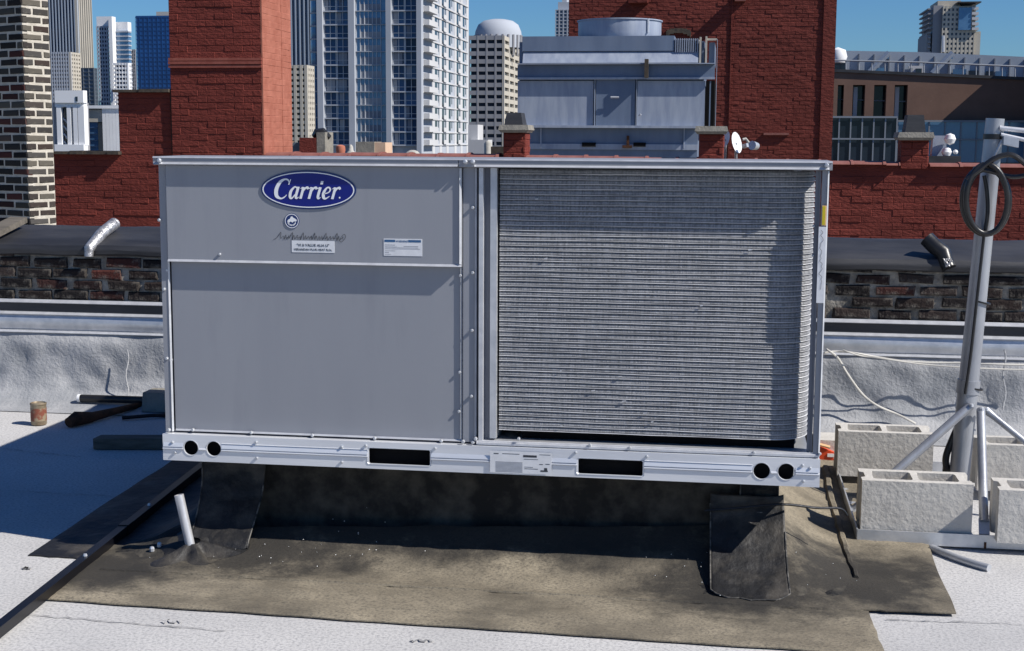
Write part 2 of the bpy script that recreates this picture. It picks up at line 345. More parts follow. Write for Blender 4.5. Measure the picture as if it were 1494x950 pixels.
for ya, za in ((-.20, .0165), (-.415, .0125)):
    mb = MB(); n = 60; vs = []
    for k in range(n+1):
        x = -.16+2.53*k/n; y = ya+.006*noise.noise(Vector((x*6, ya*9, 2))); z = za+ch(x, y)+.004*max(0, noise.noise(Vector((x*5, y*9, 3))))
        vs += [(x, y-.004, z-.004), (x, y, z+.0015), (x, y+.03, z-.003)]
    mb.add(vs, [(3*i+j, 3*i+j+1, 3*i+j+4, 3*i+j+3) for i in range(n) for j in range(2)]); mb.build('lap_seam', M_MAT, curb, True)
def flap(x0a, x1a, x0b, x1b, ymin, lift, mat, top=0.0, bot=1.0):
    prof = [(.222, .357), (.218, .30), (.205, .25), (.17, .19), (.10, .115), (.03, .065), (ymin*.5+.015, .035), (ymin, .012)]
    def fn(u, v):
        v = top+(bot-top)*v
        i = min(int(v*(len(prof)-1)), len(prof)-2); t = v*(len(prof)-1)-i
        y = prof[i][0]*(1-t)+prof[i+1][0]*t; z = prof[i][1]*(1-t)+prof[i+1][1]*t
        x = (x0a+(x1a-x0a)*u)*(1-v) + (x0b+(x1b-x0b)*u)*v
        yy = y - lift - .012*noise.noise(Vector((x*9, v*5, x0a*77))) - .006*noise.noise(Vector((x*26, v*13, x0a*31)))*v
        z = max(z, ch(x, yy)+.018)
        rc = (abs(u-.5)*2)**4*v**6*.05 + .014*v**4*noise.noise(Vector((u*7, 3, x0a*9)))          # rounded lower corners
        e = .012*(abs(u-.5)*2)**6
        return (x, yy+rc, z+e*.6)
    mb = MB(); mb.grid(28, 40, fn)
    o = mb.build('corner_flap', mat, curb, True)
    ed = MB(); ed.tube([Vector(fn(0, k/24)) for k in range(3, 25)]+[Vector(fn(k/14, 1)) for k in range(1, 15)]+[Vector(fn(1, 1-k/24)) for k in range(1, 17)], .0026, 6); ed.build('flap_edge_highlight', M_EDGEHI, o, True)  # thin pale tubes added as the highlight on the flap's rim
    md = o.modifiers.new('thickness', 'SOLIDIFY'); md.thickness = .004
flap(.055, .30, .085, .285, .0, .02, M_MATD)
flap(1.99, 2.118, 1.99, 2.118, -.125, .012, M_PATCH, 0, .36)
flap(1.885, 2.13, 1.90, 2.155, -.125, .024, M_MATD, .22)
mb = MB(); mb.tube([(2.02, .17, .30), (2.02, .14, .22), (2.02, .12, .16)], .004); 
# puckered patch round the vent pipe
def pk(u, v):
    a = u*2*math.pi; r_ = .02+v*(.10+.025*math.sin(3*a+1)+.015*math.sin(5*a))
    x = .10+r_*math.cos(a)*1.25; y = -.01+r_*math.sin(a)
    return (x, y, .020+ch(x, y)+.03*(1-v)**2+(.012*math.sin(6*a+2)*v*(1-v)*4)-.006*v)
mb = MB(); mb.grid(40, 8, pk); mb.build('pipe_boot', M_MATD, curb, True)
def patch(cx_, cy_, rx, ry, seed, hgt=.024):
    def fn(u, v):
        a = u*2*math.pi; r_ = v*(1+.28*noise.noise(Vector((math.cos(a)*1.3, math.sin(a)*1.3, seed)))+.22*noise.noise(Vector((math.cos(a)*4, math.sin(a)*4, seed+5)))+.16*noise.noise(Vector((math.cos(a)*9, math.sin(a)*9, seed+9))))
        x, y = cx_+rx*r_*math.cos(a), cy_+ry*r_*math.sin(a)
        return (x, y, ch(x, y)+hgt*(1-.55*v**6)+.010*noise.noise(Vector((x*14, y*10, seed)))*(v < .99))
    mb = MB(); mb.grid(44, 9, fn); mb.build('ragged_patch', M_PATCH, curb, True)
patch(2.03, -.05, .19, .11, 3.3, .014); patch(2.24, .03, .13, .17, 8.1, .013); patch(-.03, .05, .20, .09, 5.7, .016)
# ridge where the side sheet is folded over
mb = MB(); fold = [gz(*p) for p in ((1205, 690), (1212, 730), (1222, 770), (1236, 815), (1252, 862))]
pts = []
for i in range(len(fold)-1):
    for k in range(5): pts.append(fold[i].lerp(fold[i+1], k/5))
mb.tube([(p.x+.006*random.uniform(-1, 1), p.y, .02+ch(p.x, p.y)) for p in pts], [.016*(1-.5*i/len(pts))+.004*random.random() for i in range(len(pts))], 6)
mb.build('folded_edge', M_MAT, curb, True)
random.seed(31); mb = MB()
for k in range(60):
    cxg, cyg = random.choice(((.45, -.02), (1.86, .0), (.6, .08), (.2, -.06), (2.3, .1)))
    x, y = random.gauss(cxg, .12), random.gauss(cyg, .06); r_ = random.uniform(.0008, .0020); z = ch(x, y)+.022
    mb.add([(x-r_, y, z), (x, y-r_, z), (x+r_, y, z), (x, y+r_, z), (x, y, z+r_), (x, y, z-r_)], [(0, 1, 4), (1, 2, 4), (2, 3, 4), (3, 0, 4), (1, 0, 5), (2, 1, 5), (3, 2, 5), (0, 3, 5)])
gr = link('white_grit', mb.mesh('white_grit', M_WHITE)); gr['kind'] = 'stuff'; gr['label'] = 'scattered white grit specks on the dark rubber round the flaps'; gr['category'] = 'grit'
# ------------------------------------------------------------------ things lying in front
p0, p1 = gz(-40, 948, .03), gz(275, 697, .03)
d = (p1-p0).normalized(); e = p1 + d*.25
mb = MB(); sx = Vector((-d.y, d.x, 0))
cc = (p0+e)/2; mb.obox(Vector((cc.x, cc.y, .0285)), d*((e-p0).length/2), sx*.016, Vector((0, 0, .016)))
t = thing('steel_tube', 'long black square steel tube lying across the roof at lower left', 'tube', (cc.x, cc.y, .0))
mb.build('tube_body', M_BAR, t)
for q in (.42, .75):
    pp = p0.lerp(p1, q); s = MB(); s.lathe([(.0, .008), (.006, .007), (.008, 0)], (pp.x, pp.y, .0445), 8); s.build('bolt_head', M_GALV, t)
pp = p0.lerp(p1, .62); s = MB(); s.obox(Vector((pp.x, pp.y, .029)), d*.03, sx*.0185, Vector((0, 0, .0185))); s.build('joint_sleeve', M_BAR, t)

vb = Vector((.10, -.02, .02)); vt = at(261, 722, -.01)
t = thing('vent_pipe', 'short open aluminium pipe standing tilted in the rubber by the left flap', 'pipe', vb)
s = MB(); ax = (vt-vb)
prof = [vb - ax*.05, vb+ax*.5, vt]
s.tube(prof, .0165, 20, False); s.tube([vt, vb+ax*.6], .0135, 20, False)
s.build('pipe_wall', M_PIPE, t, True)
s = MB(); a = ax.normalized(); n1 = a.orthogonal().normalized(); n2 = a.cross(n1)
vs = []
for k in range(20):
    for r_ in (.0165, .0135): vs.append(vt + (n1*math.cos(k*math.pi/10)+n2*math.sin(k*math.pi/10))*r_)
s.add(vs, [(2*k, 2*k+1, (2*k+3) % 40, (2*k+2) % 40) for k in range(20)]); s.build('pipe_rim', M_PIPE, t)
s = MB(); s.lathe([(.0175, .035), (.022, .02), (.035, .005), (.05, .0)], (vb.x+.001, vb.y, vb.z+.0), 18); s.build('pipe_collar', M_MATD, t, True)
for (x, y, lb) in ((157, 797, 'small bright screw head in the rubber right beside the black steel tube'), (222, 808, 'bright screw head in the rubber close to the vent pipe foot'), (233, 805, 'bright screw head touching the vent pipe boot')):
    p = gz(x, y, .02); s = MB(); s.lathe([(0, .012), (.006, .010), (.009, .004), (.009, -.006)], (p.x, p.y, .024+ch(p.x, p.y)), 8)
    single('roofing_screw', s, M_GALV, lb, 'screw', (p.x, p.y, .02), 'screw heads in the rubber')

# ------------------------------------------------------------------ the rooftop unit
UB = .36
unit = thing('rooftop_unit', 'large grey packaged air conditioner with exposed coil on black curb', 'air conditioner', (1.119, 1.0, UB))
D_ = 2.2
b = MB(); b.box(.012, 1.09, .075, D_, .46, 1.382); b.build('cabinet', M_PAINT, unit)
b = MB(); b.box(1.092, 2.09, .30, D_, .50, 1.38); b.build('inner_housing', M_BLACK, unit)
b = MB()                                           # lid: folded sheet with a drip edge
b.prism([(-.015, 1.386), (-.015, 1.409), (-.011, 1.412), (.25, 1.413), (D_, 1.389), (D_, 1.3835), (-.008, 1.3835)], 'x', -.008, 1.046)
b.prism([(-.015, 1.386), (-.015, 1.409), (-.011, 1.412), (.25, 1.413), (D_, 1.389), (D_, 1.3835), (-.008, 1.3835)], 'x', 1.048, 2.246)
b.build('lid', M_PAINT, unit)
def lip_h(mb, x0, x1, y, z, s=.006): mb.prism([(y, z), (y-s, z), (y, z+s)], 'x', x0, x1)     # ledge facing up and out
def lip_v(mb, x, y, z0, z1, s=.006): mb.prism([(x, y), (x, y-s), (x+s, y)], 'z', z0, z1)     # edge facing right and out
e = MB(); lip_h(e, -.005, 1.044, -.0155, 1.3865, .0065); lip_h(e, 1.10, 2.236, -.0155, 1.3865, .0065)
e.prism([(-.0155, 1.4075), (-.018, 1.4075), (-.0155, 1.4125)], 'x', -.008, 2.246)
e.build('drip_edge', M_LIP, unit)
b = MB(); b.box(.0305, 1.0545, 0, .074, 1.0545, 1.3825); up = b.build('access_panel', M_PAINT, unit)
e = MB(); lip_h(e, .031, 1.0535, -.0005, 1.0555, .0075); lip_v(e, 1.0485, -.0005, 1.064, 1.381, .006); e.build('panel_edge', M_LIP, up)
b = MB(); b.box(.033, 1.0545, .021, .0735, .4605, 1.0525); lp = b.build('access_panel', M_PAINT, unit, label='lower access panel, set back, plain grey')
e = MB(); lip_v(e, 1.0485, .0205, .4695, 1.0515, .006); lip_h(e, .034, 1.053, .0205, .4605, .006); e.build('panel_edge', M_LIP, lp)
b = MB(); b.box(.0, .0245, .012, .0745, .4565, 1.383); pc = b.build('corner_post', M_PAINT, unit)
e = MB(); lip_v(e, .0245, .0145, .458, 1.380, .005); e.build('panel_edge', M_LIP, pc)
b = MB(); b.box(1.0575, 1.1035, .013, .0745, .4605, 1.3825); pm = b.build('centre_post', M_PAINT, unit)
e = MB(); lip_v(e, 1.0985, .0125, .463, 1.381, .005); e.build('panel_edge', M_LIP, pm)
# coil recess
b = MB(); b.box(1.112, 1.126, .004, .07, .466, 1.3825); b.build('edge_strip', M_LIP, unit)
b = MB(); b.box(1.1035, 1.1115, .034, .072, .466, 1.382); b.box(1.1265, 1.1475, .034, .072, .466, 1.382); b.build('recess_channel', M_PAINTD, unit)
b = MB(); b.box(1.148, 1.1695, .018, .16, .475, 1.382); b.build('coil_bracket', M_GALV, unit)
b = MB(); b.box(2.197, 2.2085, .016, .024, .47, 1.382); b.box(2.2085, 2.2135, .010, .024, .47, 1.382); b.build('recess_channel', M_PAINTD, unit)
b = MB(); b.box(2.2165, 2.238, .002, .03, .4565, 1.383); b.box(2.2345, 2.238, .03, .06, .4565, 1.383)
pr = b.build('corner_post', M_PAINT, unit)
e = MB(); lip_v(e, 2.2335, .0015, .46, 1.381, .0045); e.build('panel_edge', M_LIP, pr)
b = MB(); b.box(2.18, 2.238, 1.2, D_, .456, 1.383); b.box(1.09, 2.18, D_-.02, D_, .5, 1.383); b.build('rear_panel', M_PAINT, unit)
# coil: fin bands and flat tubes bent round the corner
CYF, CR = .038, .13; CXC = 2.075
path = [(1.176+(CXC-1.176)*i/30, CYF) for i in range(31)] + [(CXC+CR*math.sin(k*math.pi/24), CYF+CR-CR*math.cos(k*math.pi/24)) for k in range(1, 13)] + [(CXC+CR, CYF+CR+.1*k) for k in range(1, 9)]
nor = []
for i in range(len(path)):
    a = Vector(path[max(i-1, 0)]); c_ = Vector(path[min(i+1, len(path)-1)]); tg = (c_-a).normalized(); nor.append(Vector((tg.y, -tg.x)))
def ribbon(mb, prof):                              # prof: (out, z) open strip swept along the coil path
    n = len(prof); vs = []
    for (x, y), nn in zip(path, nor):
        for o_, z in prof: vs.append((x+nn.x*o_, y+nn.y*o_, z+.0022*noise.noise(Vector((x*5, y*5, prof[0][1]*60)))))
    fs = [(i*n+k, (i+1)*n+k, (i+1)*n+k+1, i*n+k+1) for i in range(len(path)-1) for k in range(n-1)]
    mb.add(vs, fs)
NT = 52; ZC0, ZC1 = .5, 1.379; pt = (ZC1-ZC0)/NT
fin, tub = MB(), MB()
for k in range(NT):
    z = ZC0+k*pt; jz = random.uniform(-.0012, .0012)
    ribbon(fin, [(-.004, z+.002), (0, z+.006+jz), (-.0015, z+pt-.005), (-.007, z+pt-.0005)])
    ribbon(tub, [(-.003, z+.0006), (.0006, z+.0008), (.0012, z+.0016), (.0004, z+.0027), (-.004, z+.0030)])
ribbon(fin, [(-.006, ZC0), (-.006, ZC1)])
coil = fin.build('coil', M_FIN, unit, False, 'stuff'); tub.build('coil_tube', M_TUBE, coil, False, 'stuff')
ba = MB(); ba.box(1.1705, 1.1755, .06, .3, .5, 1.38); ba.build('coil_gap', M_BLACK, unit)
# pan under the coil
b = MB(); b.box(1.108, 2.205, .0, .30, .455, .468); b.build('drain_pan', M_GALV, unit)
e = MB(); e.prism([(-.004, .4575), (-.004, .464), (.006, .4705), (.006, .4575)], 'x', 1.106, 2.236); e.build('pan_edge', M_LIP, unit)
b = MB(); b.box(1.25, 2.16, .075, .29, .4685, .497); b.build('coil_base', M_BLACK, unit)
# base rail with lifting holes and fork pockets
def circ(x, z, r_, n=28): return [(x+r_*math.cos(2*math.pi*k/n), z+r_*math.sin(2*math.pi*k/n)) for k in range(n)]
def rr(x0, x1, z0, z1): q = .004; return [(x0+q, z0), (x1-q, z0), (x1, z0+q), (x1, z1-q), (x1-q, z1), (x0+q, z1), (x0, z1-q), (x0, z0+q)]
holes = [circ(.101, .4075, .0255), circ(.184, .4075, .0255), circ(2.054, .4075, .0265), circ(2.133, .4085, .0265), rr(.737, .949, .379, .432), rr(1.453, 1.667, .374, .425)]
vs, fs = curve_fill([(-.002, .3605), (2.240, .3605), (2.240, .4535), (-.002, .4535)], holes, .003)
rail = MB(); rail.add([(v[0], -.012+v[2], v[1]) for v in vs], fs)
ro = rail.build('base_rail', M_GALVR, unit)
for hz in holes:
    q = MB(); n = len(hz); cx_ = sum(p[0] for p in hz)/n; cz_ = sum(p[1] for p in hz)/n
    out = [((p[0]-cx_)*1.0+cx_, (p[1]-cz_)*1.0+cz_) for p in hz]
    vs = [(p[0], -.0105, p[1]) for p in out] + [(cx_+(p[0]-cx_)*1.05, -.0155, cz_+(p[1]-cz_)*1.08) for p in out]
    q.add(vs, [(i, (i+1) % n, n+(i+1) % n, n+i) for i in range(n)]); q.build('hole_rim', M_LIP, ro)
b = MB(); b.box(.0, 2.238, -.010, .09, .3605, .3635); b.box(.0, 2.238, -.010, .09, .4505, .4533); b.box(0, 2.238, .087, .09, .3635, .4505); b.build('rail_channel', M_GALVR, ro)
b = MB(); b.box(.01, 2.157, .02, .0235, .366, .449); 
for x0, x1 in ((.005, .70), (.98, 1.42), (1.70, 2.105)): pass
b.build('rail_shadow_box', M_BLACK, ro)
e = MB()
for x0, x1 in ((-.001, .073), (.130, .156), (.212, .733), (.953, 1.449), (1.671, 2.024), (2.084, 2.103), (2.163, 2.239)):
    e.prism([(-.0138, .3985), (-.0185, .4015), (-.0185, .4035), (-.0138, .4085)], 'x', x0, x1)
    e.prism([(-.0138, .4245), (-.016, .4265), (-.0138, .4285)], 'x', x0, x1) if x1-x0 > .1 and not (.95 < x0 < .96) else None
for x0, x1 in ((.001, .073), (.212, .733), (.953, 1.449), (1.671, 2.024), (2.163, 2.237)): e.prism([(-.0136, .4095), (-.0182, .4095), (-.0138, .4240)], 'x', x0, x1)
e.build('rail_bead', M_GALVR, ro)
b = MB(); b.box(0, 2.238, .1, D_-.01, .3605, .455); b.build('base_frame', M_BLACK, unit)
# screws
smesh = MB(); smesh.lathe([(.0, -.0095), (.004, -.009), (.0058, -.006), (.0062, 0)], (0, 0, 0), 8)
sm = bpy.data.meshes.new('screw'); sm.from_pydata([(v[0], v[2], v[1]) for v in smesh.v], [], smesh.f); sm.materials.append(M_GALV)
def screw(px, py, Y, s=1.0, par=unit):
    p = at(px, py, Y); o = link('screw', sm, par, p-wloc(par)); o.scale = (s, s, s)
for px, py in ((233, 234), (679, 236), (690, 236), (1206, 241)): screw(px, py, -.016, 1.3)
for px, py in ((233, 321), (240, 422), (244, 523)): screw(px, py, .012)
for px, py in ((245, 394), (250, 525), (672, 402), (671, 543), (670, 600)): screw(px, py, .0205)
for px, py in ((690, 303), (690, 398), (689, 482), (688, 578)): screw(px, py, .013)
for px, py in ((282, 627), (367, 631), (456, 635), (547, 639), (644, 643)): screw(px, py, .0135)
for px, py in ((374, 645), (375, 668), (499, 652), (499, 674), (534, 650), (635, 654), (840, 660), (944, 666), (1171, 679), (1182, 683), (1172, 702), (252, 645), (256, 660)): screw(px, py, -.013, .8)
for px, py in ((757, 640), (861, 649), (919, 653), (1100, 660), (1196, 662)): screw(px, py, -.002, .9)
for px, py in ((247, 627), (676, 644), (690, 645), (694, 640)): screw(px, py, .0, 1.1)
screw(321, 371, 0, .8); screw(1187, 330, .016, .7); screw(1186, 373, .016, .7)
# markings on the upper panel
def ell(cx_, cz_, a, b_, n=48): return [(cx_+a*math.cos(2*math.pi*k/n), cz_+b_*math.sin(2*math.pi*k/n)) for k in range(n)]
def disc(mb, pts, y, th=.001):
    n = len(pts); mb.add([(p[0], y, p[1]) for p in pts]+[(p[0], y+th, p[1]) for p in pts], [tuple(range(n))]+[(i, (i+1) % n, n+(i+1) % n, n+i) for i in range(n)])
def ring(mb, o, i_, y):
    n = len(o); mb.add([(p[0], y, p[1]) for p in o]+[(p[0], y, p[1]) for p in i_], [(k, (k+1) % n, n+(k+1) % n, n+k) for k in range(n)])
pA, pB = at(381, 277, 0), at(520, 277, 0); bcx = (pA.x+pB.x)/2; ba_ = (pB.x-pA.x)/2; bt, bb_ = at(450, 248.5, 0).z, at(450, 305.5, 0).z; bcz = (bt+bb_)/2; bh = (bt-bb_)/2
b = MB(); disc(b, ell(bcx, bcz, ba_, bh), -.003, .003); badge = b.build('brand_badge', M_NAVY, up)
b = MB(); disc(b, ell(bcx, bcz, ba_*.955, bh*.90), -.0036, .0006); disc(b, ell(bcx, bcz, ba_*.955, bh*.90), -.0036, .0005)
b = MB(); ring(b, ell(bcx, bcz, ba_*.965, bh*.915), ell(bcx, bcz, ba_*.94, bh*.865), -.0040); b.build('badge_ring', M_WHITE, badge)
b = MB(); disc(b, ell(bcx, bcz, ba_*.942, bh*.868), -.0037, .0005); b.build('badge_face', M_BLUE, badge)

def cr(pts, n=5):
    out = []; P = [pts[0]]+pts+[pts[-1]]
    for i in range(1, len(P)-2):
        for k in range(n):
            t = k/n; q = []
            for j in range(len(pts[0])):
                a, b2, c2, d2 = P[i-1][j], P[i][j], P[i+1][j], P[i+2][j]
                q.append(.5*(2*b2+(c2-a)*t+(2*a-5*b2+4*c2-d2)*t*t+(3*b2-a-3*c2+d2)*t**3))
            out.append(q)
    out.append(list(pts[-1])); return out
_sy = [0]
def stroke(mb, pts, ox, oz, sc, y, shear=.22, n=5):  # pen stroke of varying width
    q = cr(pts, n) if len(pts) > 2 else [list(p) for p in pts]; vs = []
    _sy[0] = (_sy[0]+1) % 9; yy = y-_sy[0]*.00009
    for i, p in enumerate(q):
        a, c2 = q[max(i-1, 0)], q[min(i+1, len(q)-1)]
        tx, tz = c2[0]-a[0], c2[1]-a[1]; l = math.hypot(tx, tz) or 1; nx, nz_ = -tz/l, tx/l; hw = p[2]/2
        for sg in (1, -1):
            X, Z = p[0]+nx*hw*sg, p[1]+nz_*hw*sg; vs.append((ox+(X+shear*Z)*sc, yy, oz+Z*sc))
    mb.add(vs, [(2*i, 2*i+1, 2*i+3, 2*i+2) for i in range(len(q)-1)])
GL = {
 'C': (.80, [[(.70, .80, .03), (.63, .95, .07), (.44, 1.0, .09), (.20, .84, .18), (.08, .48, .21), (.16, .14, .18), (.40, .0, .09), (.58, .06, .07), (.70, .20, .03)], [(.745, 1.0, .05), (.70, .72, .05)]]),
 'a': (.58, [[(.40, .54, .06), (.26, .61, .08), (.10, .38, .15), (.11, .10, .14), (.23, .02, .08), (.40, .30, .05)], [(.46, .62, .14), (.42, .14, .14), (.48, .02, .09), (.58, .09, .03)]]),
 'r': (.46, [[(.02, .52, .03), (.12, .58, .07), (.19, .56, .05)], [(.17, .60, .14), (.12, .0, .14)], [(.16, .32, .05), (.27, .54, .09), (.38, .58, .13), (.44, .50, .10)]]),
 'i': (.32, [[(.02, .52, .03), (.12, .58, .07), (.19, .56, .05)], [(.17, .60, .14), (.13, .14, .14), (.19, .02, .09), (.28, .09, .03)], [(.13, .84, .17), (.27, .84, .17)]]),
 'e': (.50, [[(.12, .26, .05), (.34, .34, .06), (.41, .48, .08), (.33, .59, .08), (.20, .57, .09), (.09, .34, .16), (.12, .10, .15), (.25, .02, .09), (.44, .15, .03)]]),
}
tx0 = at(400, 289, 0); sc_ = at(400, 261, 0).z-tx0.z
let = MB(); ox = tx0.x-.002
for chx in 'Carrier':
    adv, sts = GL[chx]
    for st in sts: stroke(let, st, ox, tx0.z-.001, sc_, -.0046)
    ox += adv*sc_*.985
disc(let, ell(ox+.004, tx0.z+.004, .003, .003, 10), -.0046, .0003)
let.build('badge_lettering', M_WHITE, badge)
# round sticker, cursive line and paper labels
p = at(426, 322.5, 0); r1 = 11.6/447
b = MB(); disc(b, circ(p.x, p.z, r1), -.002, .002); st_ = b.build('round_sticker', M_NAVY, up)
b = MB(); ring(b, circ(p.x, p.z, r1*.93), circ(p.x, p.z, r1*.84), -.0023); 
blob = [(-.62, -.05), (-.45, .2), (-.25, .28), (-.12, .55), (.08, .62), (.22, .42), (.42, .34), (.70, .12), (.55, -.08), (.3, -.02), (.1, -.2), (-.15, -.06), (-.35, -.22)]
b.add([(p.x+q[0]*r1, -.0025, p.z+q[1]*r1) for q in blob], [tuple(range(len(blob)))])
for k in range(7):
    a = R(205+k*21); cx_, cz_ = p.x+math.cos(a)*r1*.55, p.z+math.sin(a)*r1*.55
    b.add([(cx_-.0016, -.0025, cz_-.0028), (cx_+.0016, -.0025, cz_-.0028), (cx_+.0016, -.0025, cz_+.0028), (cx_-.0016, -.0025, cz_+.0028)], [(0, 1, 2, 3)])
b.build('sticker_emblem', M_WHITE, st_)
b = MB(); random.seed(3); x = 0.0; pts = [(-.9, -.1, .07), (-.3, .3, .09)]
for i in range(46):
    x += .27; pts.append((x+random.uniform(-.12, .12), (1.3 if i % 8 == 0 else random.uniform(.65, .85)) if i % 2 == 0 else random.uniform(-.15, .12), random.choice((.05, .08, .11))))
q0 = at(406, 349, 0); stroke(b, pts, q0.x, q0.z, .0180, -.0014, .25, 4)
pts2 = [(x+.2, .9, .08), (x+.7, 1.1, .1), (x+.9, .4, .1), (x+.3, -.35, .08), (x-.1, .0, .08), (x+.5, .6, .08)]
stroke(b, pts2, q0.x, q0.z, .0174, -.0014, .2, 5)
for i in range(5): stroke(b, [(1.2+i*2.4, .35, .05), (2.2+i*2.4, .32, .05)], q0.x, q0.z, .0174, -.0016)
b.build('script_lettering', M_INK, up)
random.seed(11)
def paper(px0, py0, px1, py1, Y, name='paper_label', par=up, mat=M_LABEL, th=.0012):
    a, c_ = at(px0, py1, Y), at(px1, py0, Y); mb = MB(); mb.box(a.x, c_.x, Y-th, Y, a.z, c_.z); return mb.build(name, mat, par), a, c_
def bars(parent, a, c_, Y, rows, mat, name='print'):   # rows: (u0,u1,v0,v1)
    mb = MB()
    for u0, u1, v0, v1 in rows:
        xx0, xx1 = a.x+(c_.x-a.x)*u0, a.x+(c_.x-a.x)*u1; z0, z1 = a.z+(c_.z-a.z)*v0, a.z+(c_.z-a.z)*v1
        mb.add([(xx0, Y, z0), (xx1, Y, z0), (xx1, Y, z1), (xx0, Y, z1)], [(0, 1, 2, 3)])
    return mb.build(name, mat, parent)
o, a, c_ = paper(426, 352, 488, 368, 0)
tm = text_mb('"VI & VALUE ALIA LI"', .0125, (a.x+c_.x)/2, -.0017, a.z+.0205, align='CENTER'); tm.build('print', M_INK, o)
tm = text_mb('VERANDAH PLUR HEAT Rt.ln,', .0102, (a.x+c_.x)/2, -.0017, a.z+.0065, align='CENTER'); tm.build('print', M_INK, o)
o, a, c_ = paper(560, 349, 616, 373, 0)
bars(o, a, c_, -.0016, [(.02, .30, .80, .94), (.64, .97, .80, .94)], M_STEELB)
tm = text_mb('WARNING', .0085, (a.x+c_.x)/2-.003, -.0017, a.z+(c_.z-a.z)*.81, align='CENTER'); tm.build('print', M_STEELB, o)
bars(o, a, c_, -.0016, [(.03, .35, .50, .53), (.52, .9, .55, .575), (.03, .3, .62, .645), (.03, .95, .40, .42), (.35, .9, .47, .49), (.03, .3, .28, .30), (.03, .14, .18, .205), (.03, .2, .08, .1)], M_INKG)
o, a, c_ = paper(715, 661, 805, 689, -.0190, 'data_plate', ro, M_LABEL, .0008)
b = MB(); 
bars(o, a, c_, -.0202, [(.09, .53, .05+.055*k, .075+.055*k) for k in range(9)], M_INKG)
bars(o, a, c_, -.0202, [(.06, .14, .86, .90), (.2, .48, .875, .90), (.54, .76, .76, .86), (.80, .98, .89, .91), (.55, .78, .66, .68), (.80, .86, .44, .47), (.9, .97, .46, .49), (.56, .78, .22, .245), (.82, .94, .12, .19), (.88, .93, .19, .30), (.56, .70, .30, .32)], M_INK)
a, c_ = at(1198.5, 329, -.0), at(1208, 300, -.0)
b = MB(); b.box(a.x, 2.2335, -.0035, .0015, a.z, c_.z); o = b.build('warning_sticker', M_PEACH, pr)
b = MB(); b.box(a.x+.0015, 2.229, -.0042, -.0036, a.z+.002, c_.z-.002); b.build('sticker_face', M_YELLOW, o)
a, c_ = at(1196, 442, -.0), at(1207, 331, -.0)
b = MB(); b.box(2.2105, 2.2335, -.0032, .0015, a.z, c_.z); o = b.build('strip_label', M_LABEL, pr)
b = MB(); random.seed(5)
pts = [(random.uniform(.2, .8), .2+i*.5, .12) for i in range(24)]
stroke(b, pts, 2.2125, a.z+.04, .0165, -.0036, 0); b.build('print', M_INKG, o)
# loose fins and dirt specks caught in the coil
random.seed(21)
for k in range(11):
    x = random.uniform(1.2, 2.0); z = random.uniform(.52, 1.34); s = MB(); s.obox(Vector((x, CYF-.005, z)), Vector((random.uniform(.003, .007), 0, .001)), Vector((0, .001, 0)), Vector((0, 0, .0018))); s.build('bent_fin', M_LIP, coil)
# ------------------------------------------------------------------ parapet at the back of our roof
PY = 2.75
par = thing('parapet_wall', 'low dark brick parapet with black coping and silver membrane behind the unit', 'parapet', (.6, 2.9, 0))
PX0, PX1 = -3.4, 5.2
b = MB(); b.box(PX0, PX1, PY+.012, 3.045, .02, .865); b.build('mortar_bed', M_MORTAR, par)
def brick_mesh(l, h, d_, seed, mat, rag=.004):
    rn = random.Random(seed); q = .007; vs = []
    J = lambda a: rn.uniform(-a, a)
    for (y, ins) in ((d_, 0), (q, 0), (0, q)):
        for sx_, sz_ in ((-1, -1), (1, -1), (1, 1), (-1, 1)): vs.append((sx_*(l/2-ins)+J(rag), y+(J(.002) if y < d_ else 0), sz_*(h/2-ins)+J(rag)))
    fs = [(8, 9, 10, 11)]
    for k in range(4):
        k2 = (k+1) % 4; fs += [(k, k2, 4+k2, 4+k), (4+k, 4+k2, 8+k2, 8+k)]
    mb = MB(); mb.add(vs, fs); return mb.mesh('brick', mat)
pb = [brick_mesh(.195, .052, .05, s, M_PBRICK, .006) for s in range(8)]
rl = wloc(par)
for row in range(5):
    z = .600+.0605*row; x = PX0 + (.1 if row % 2 else 0)
    while x < PX1:
        if random.random() < .985:
            o = link('brick', random.choice(pb), par, Vector((x, PY-.004+random.uniform(-.004, .006), z+random.uniform(-.003, .003)))-rl); o.scale = (random.uniform(.82, 1.04), 1, random.uniform(.85, 1.05))
        x += .213
# black coping
cp = MB()
def cf(u, v):
    prof = [(2.744, .822), (2.728, .830), (2.724, .855), (2.736, .880), (2.80, .905), (2.93, .937), (3.04, .965), (3.10, .965), (3.10, .80)]
    i = min(int(v*8), 7); t = v*8-i; y = prof[i][0]*(1-t)+prof[i+1][0]*t; z = prof[i][1]*(1-t)+prof[i+1][1]*t
    x = PX0+(PX1-PX0)*u
    return (x, y+.008*noise.noise(Vector((x*2, v*3, 5))), z+.007*noise.noise(Vector((x*3.1, v*4, 2)))+.004*noise.noise(Vector((x*11, v*6, 2))))
cp.grid(150, 24, cf); cp.build('coping', M_COPE, par, True)
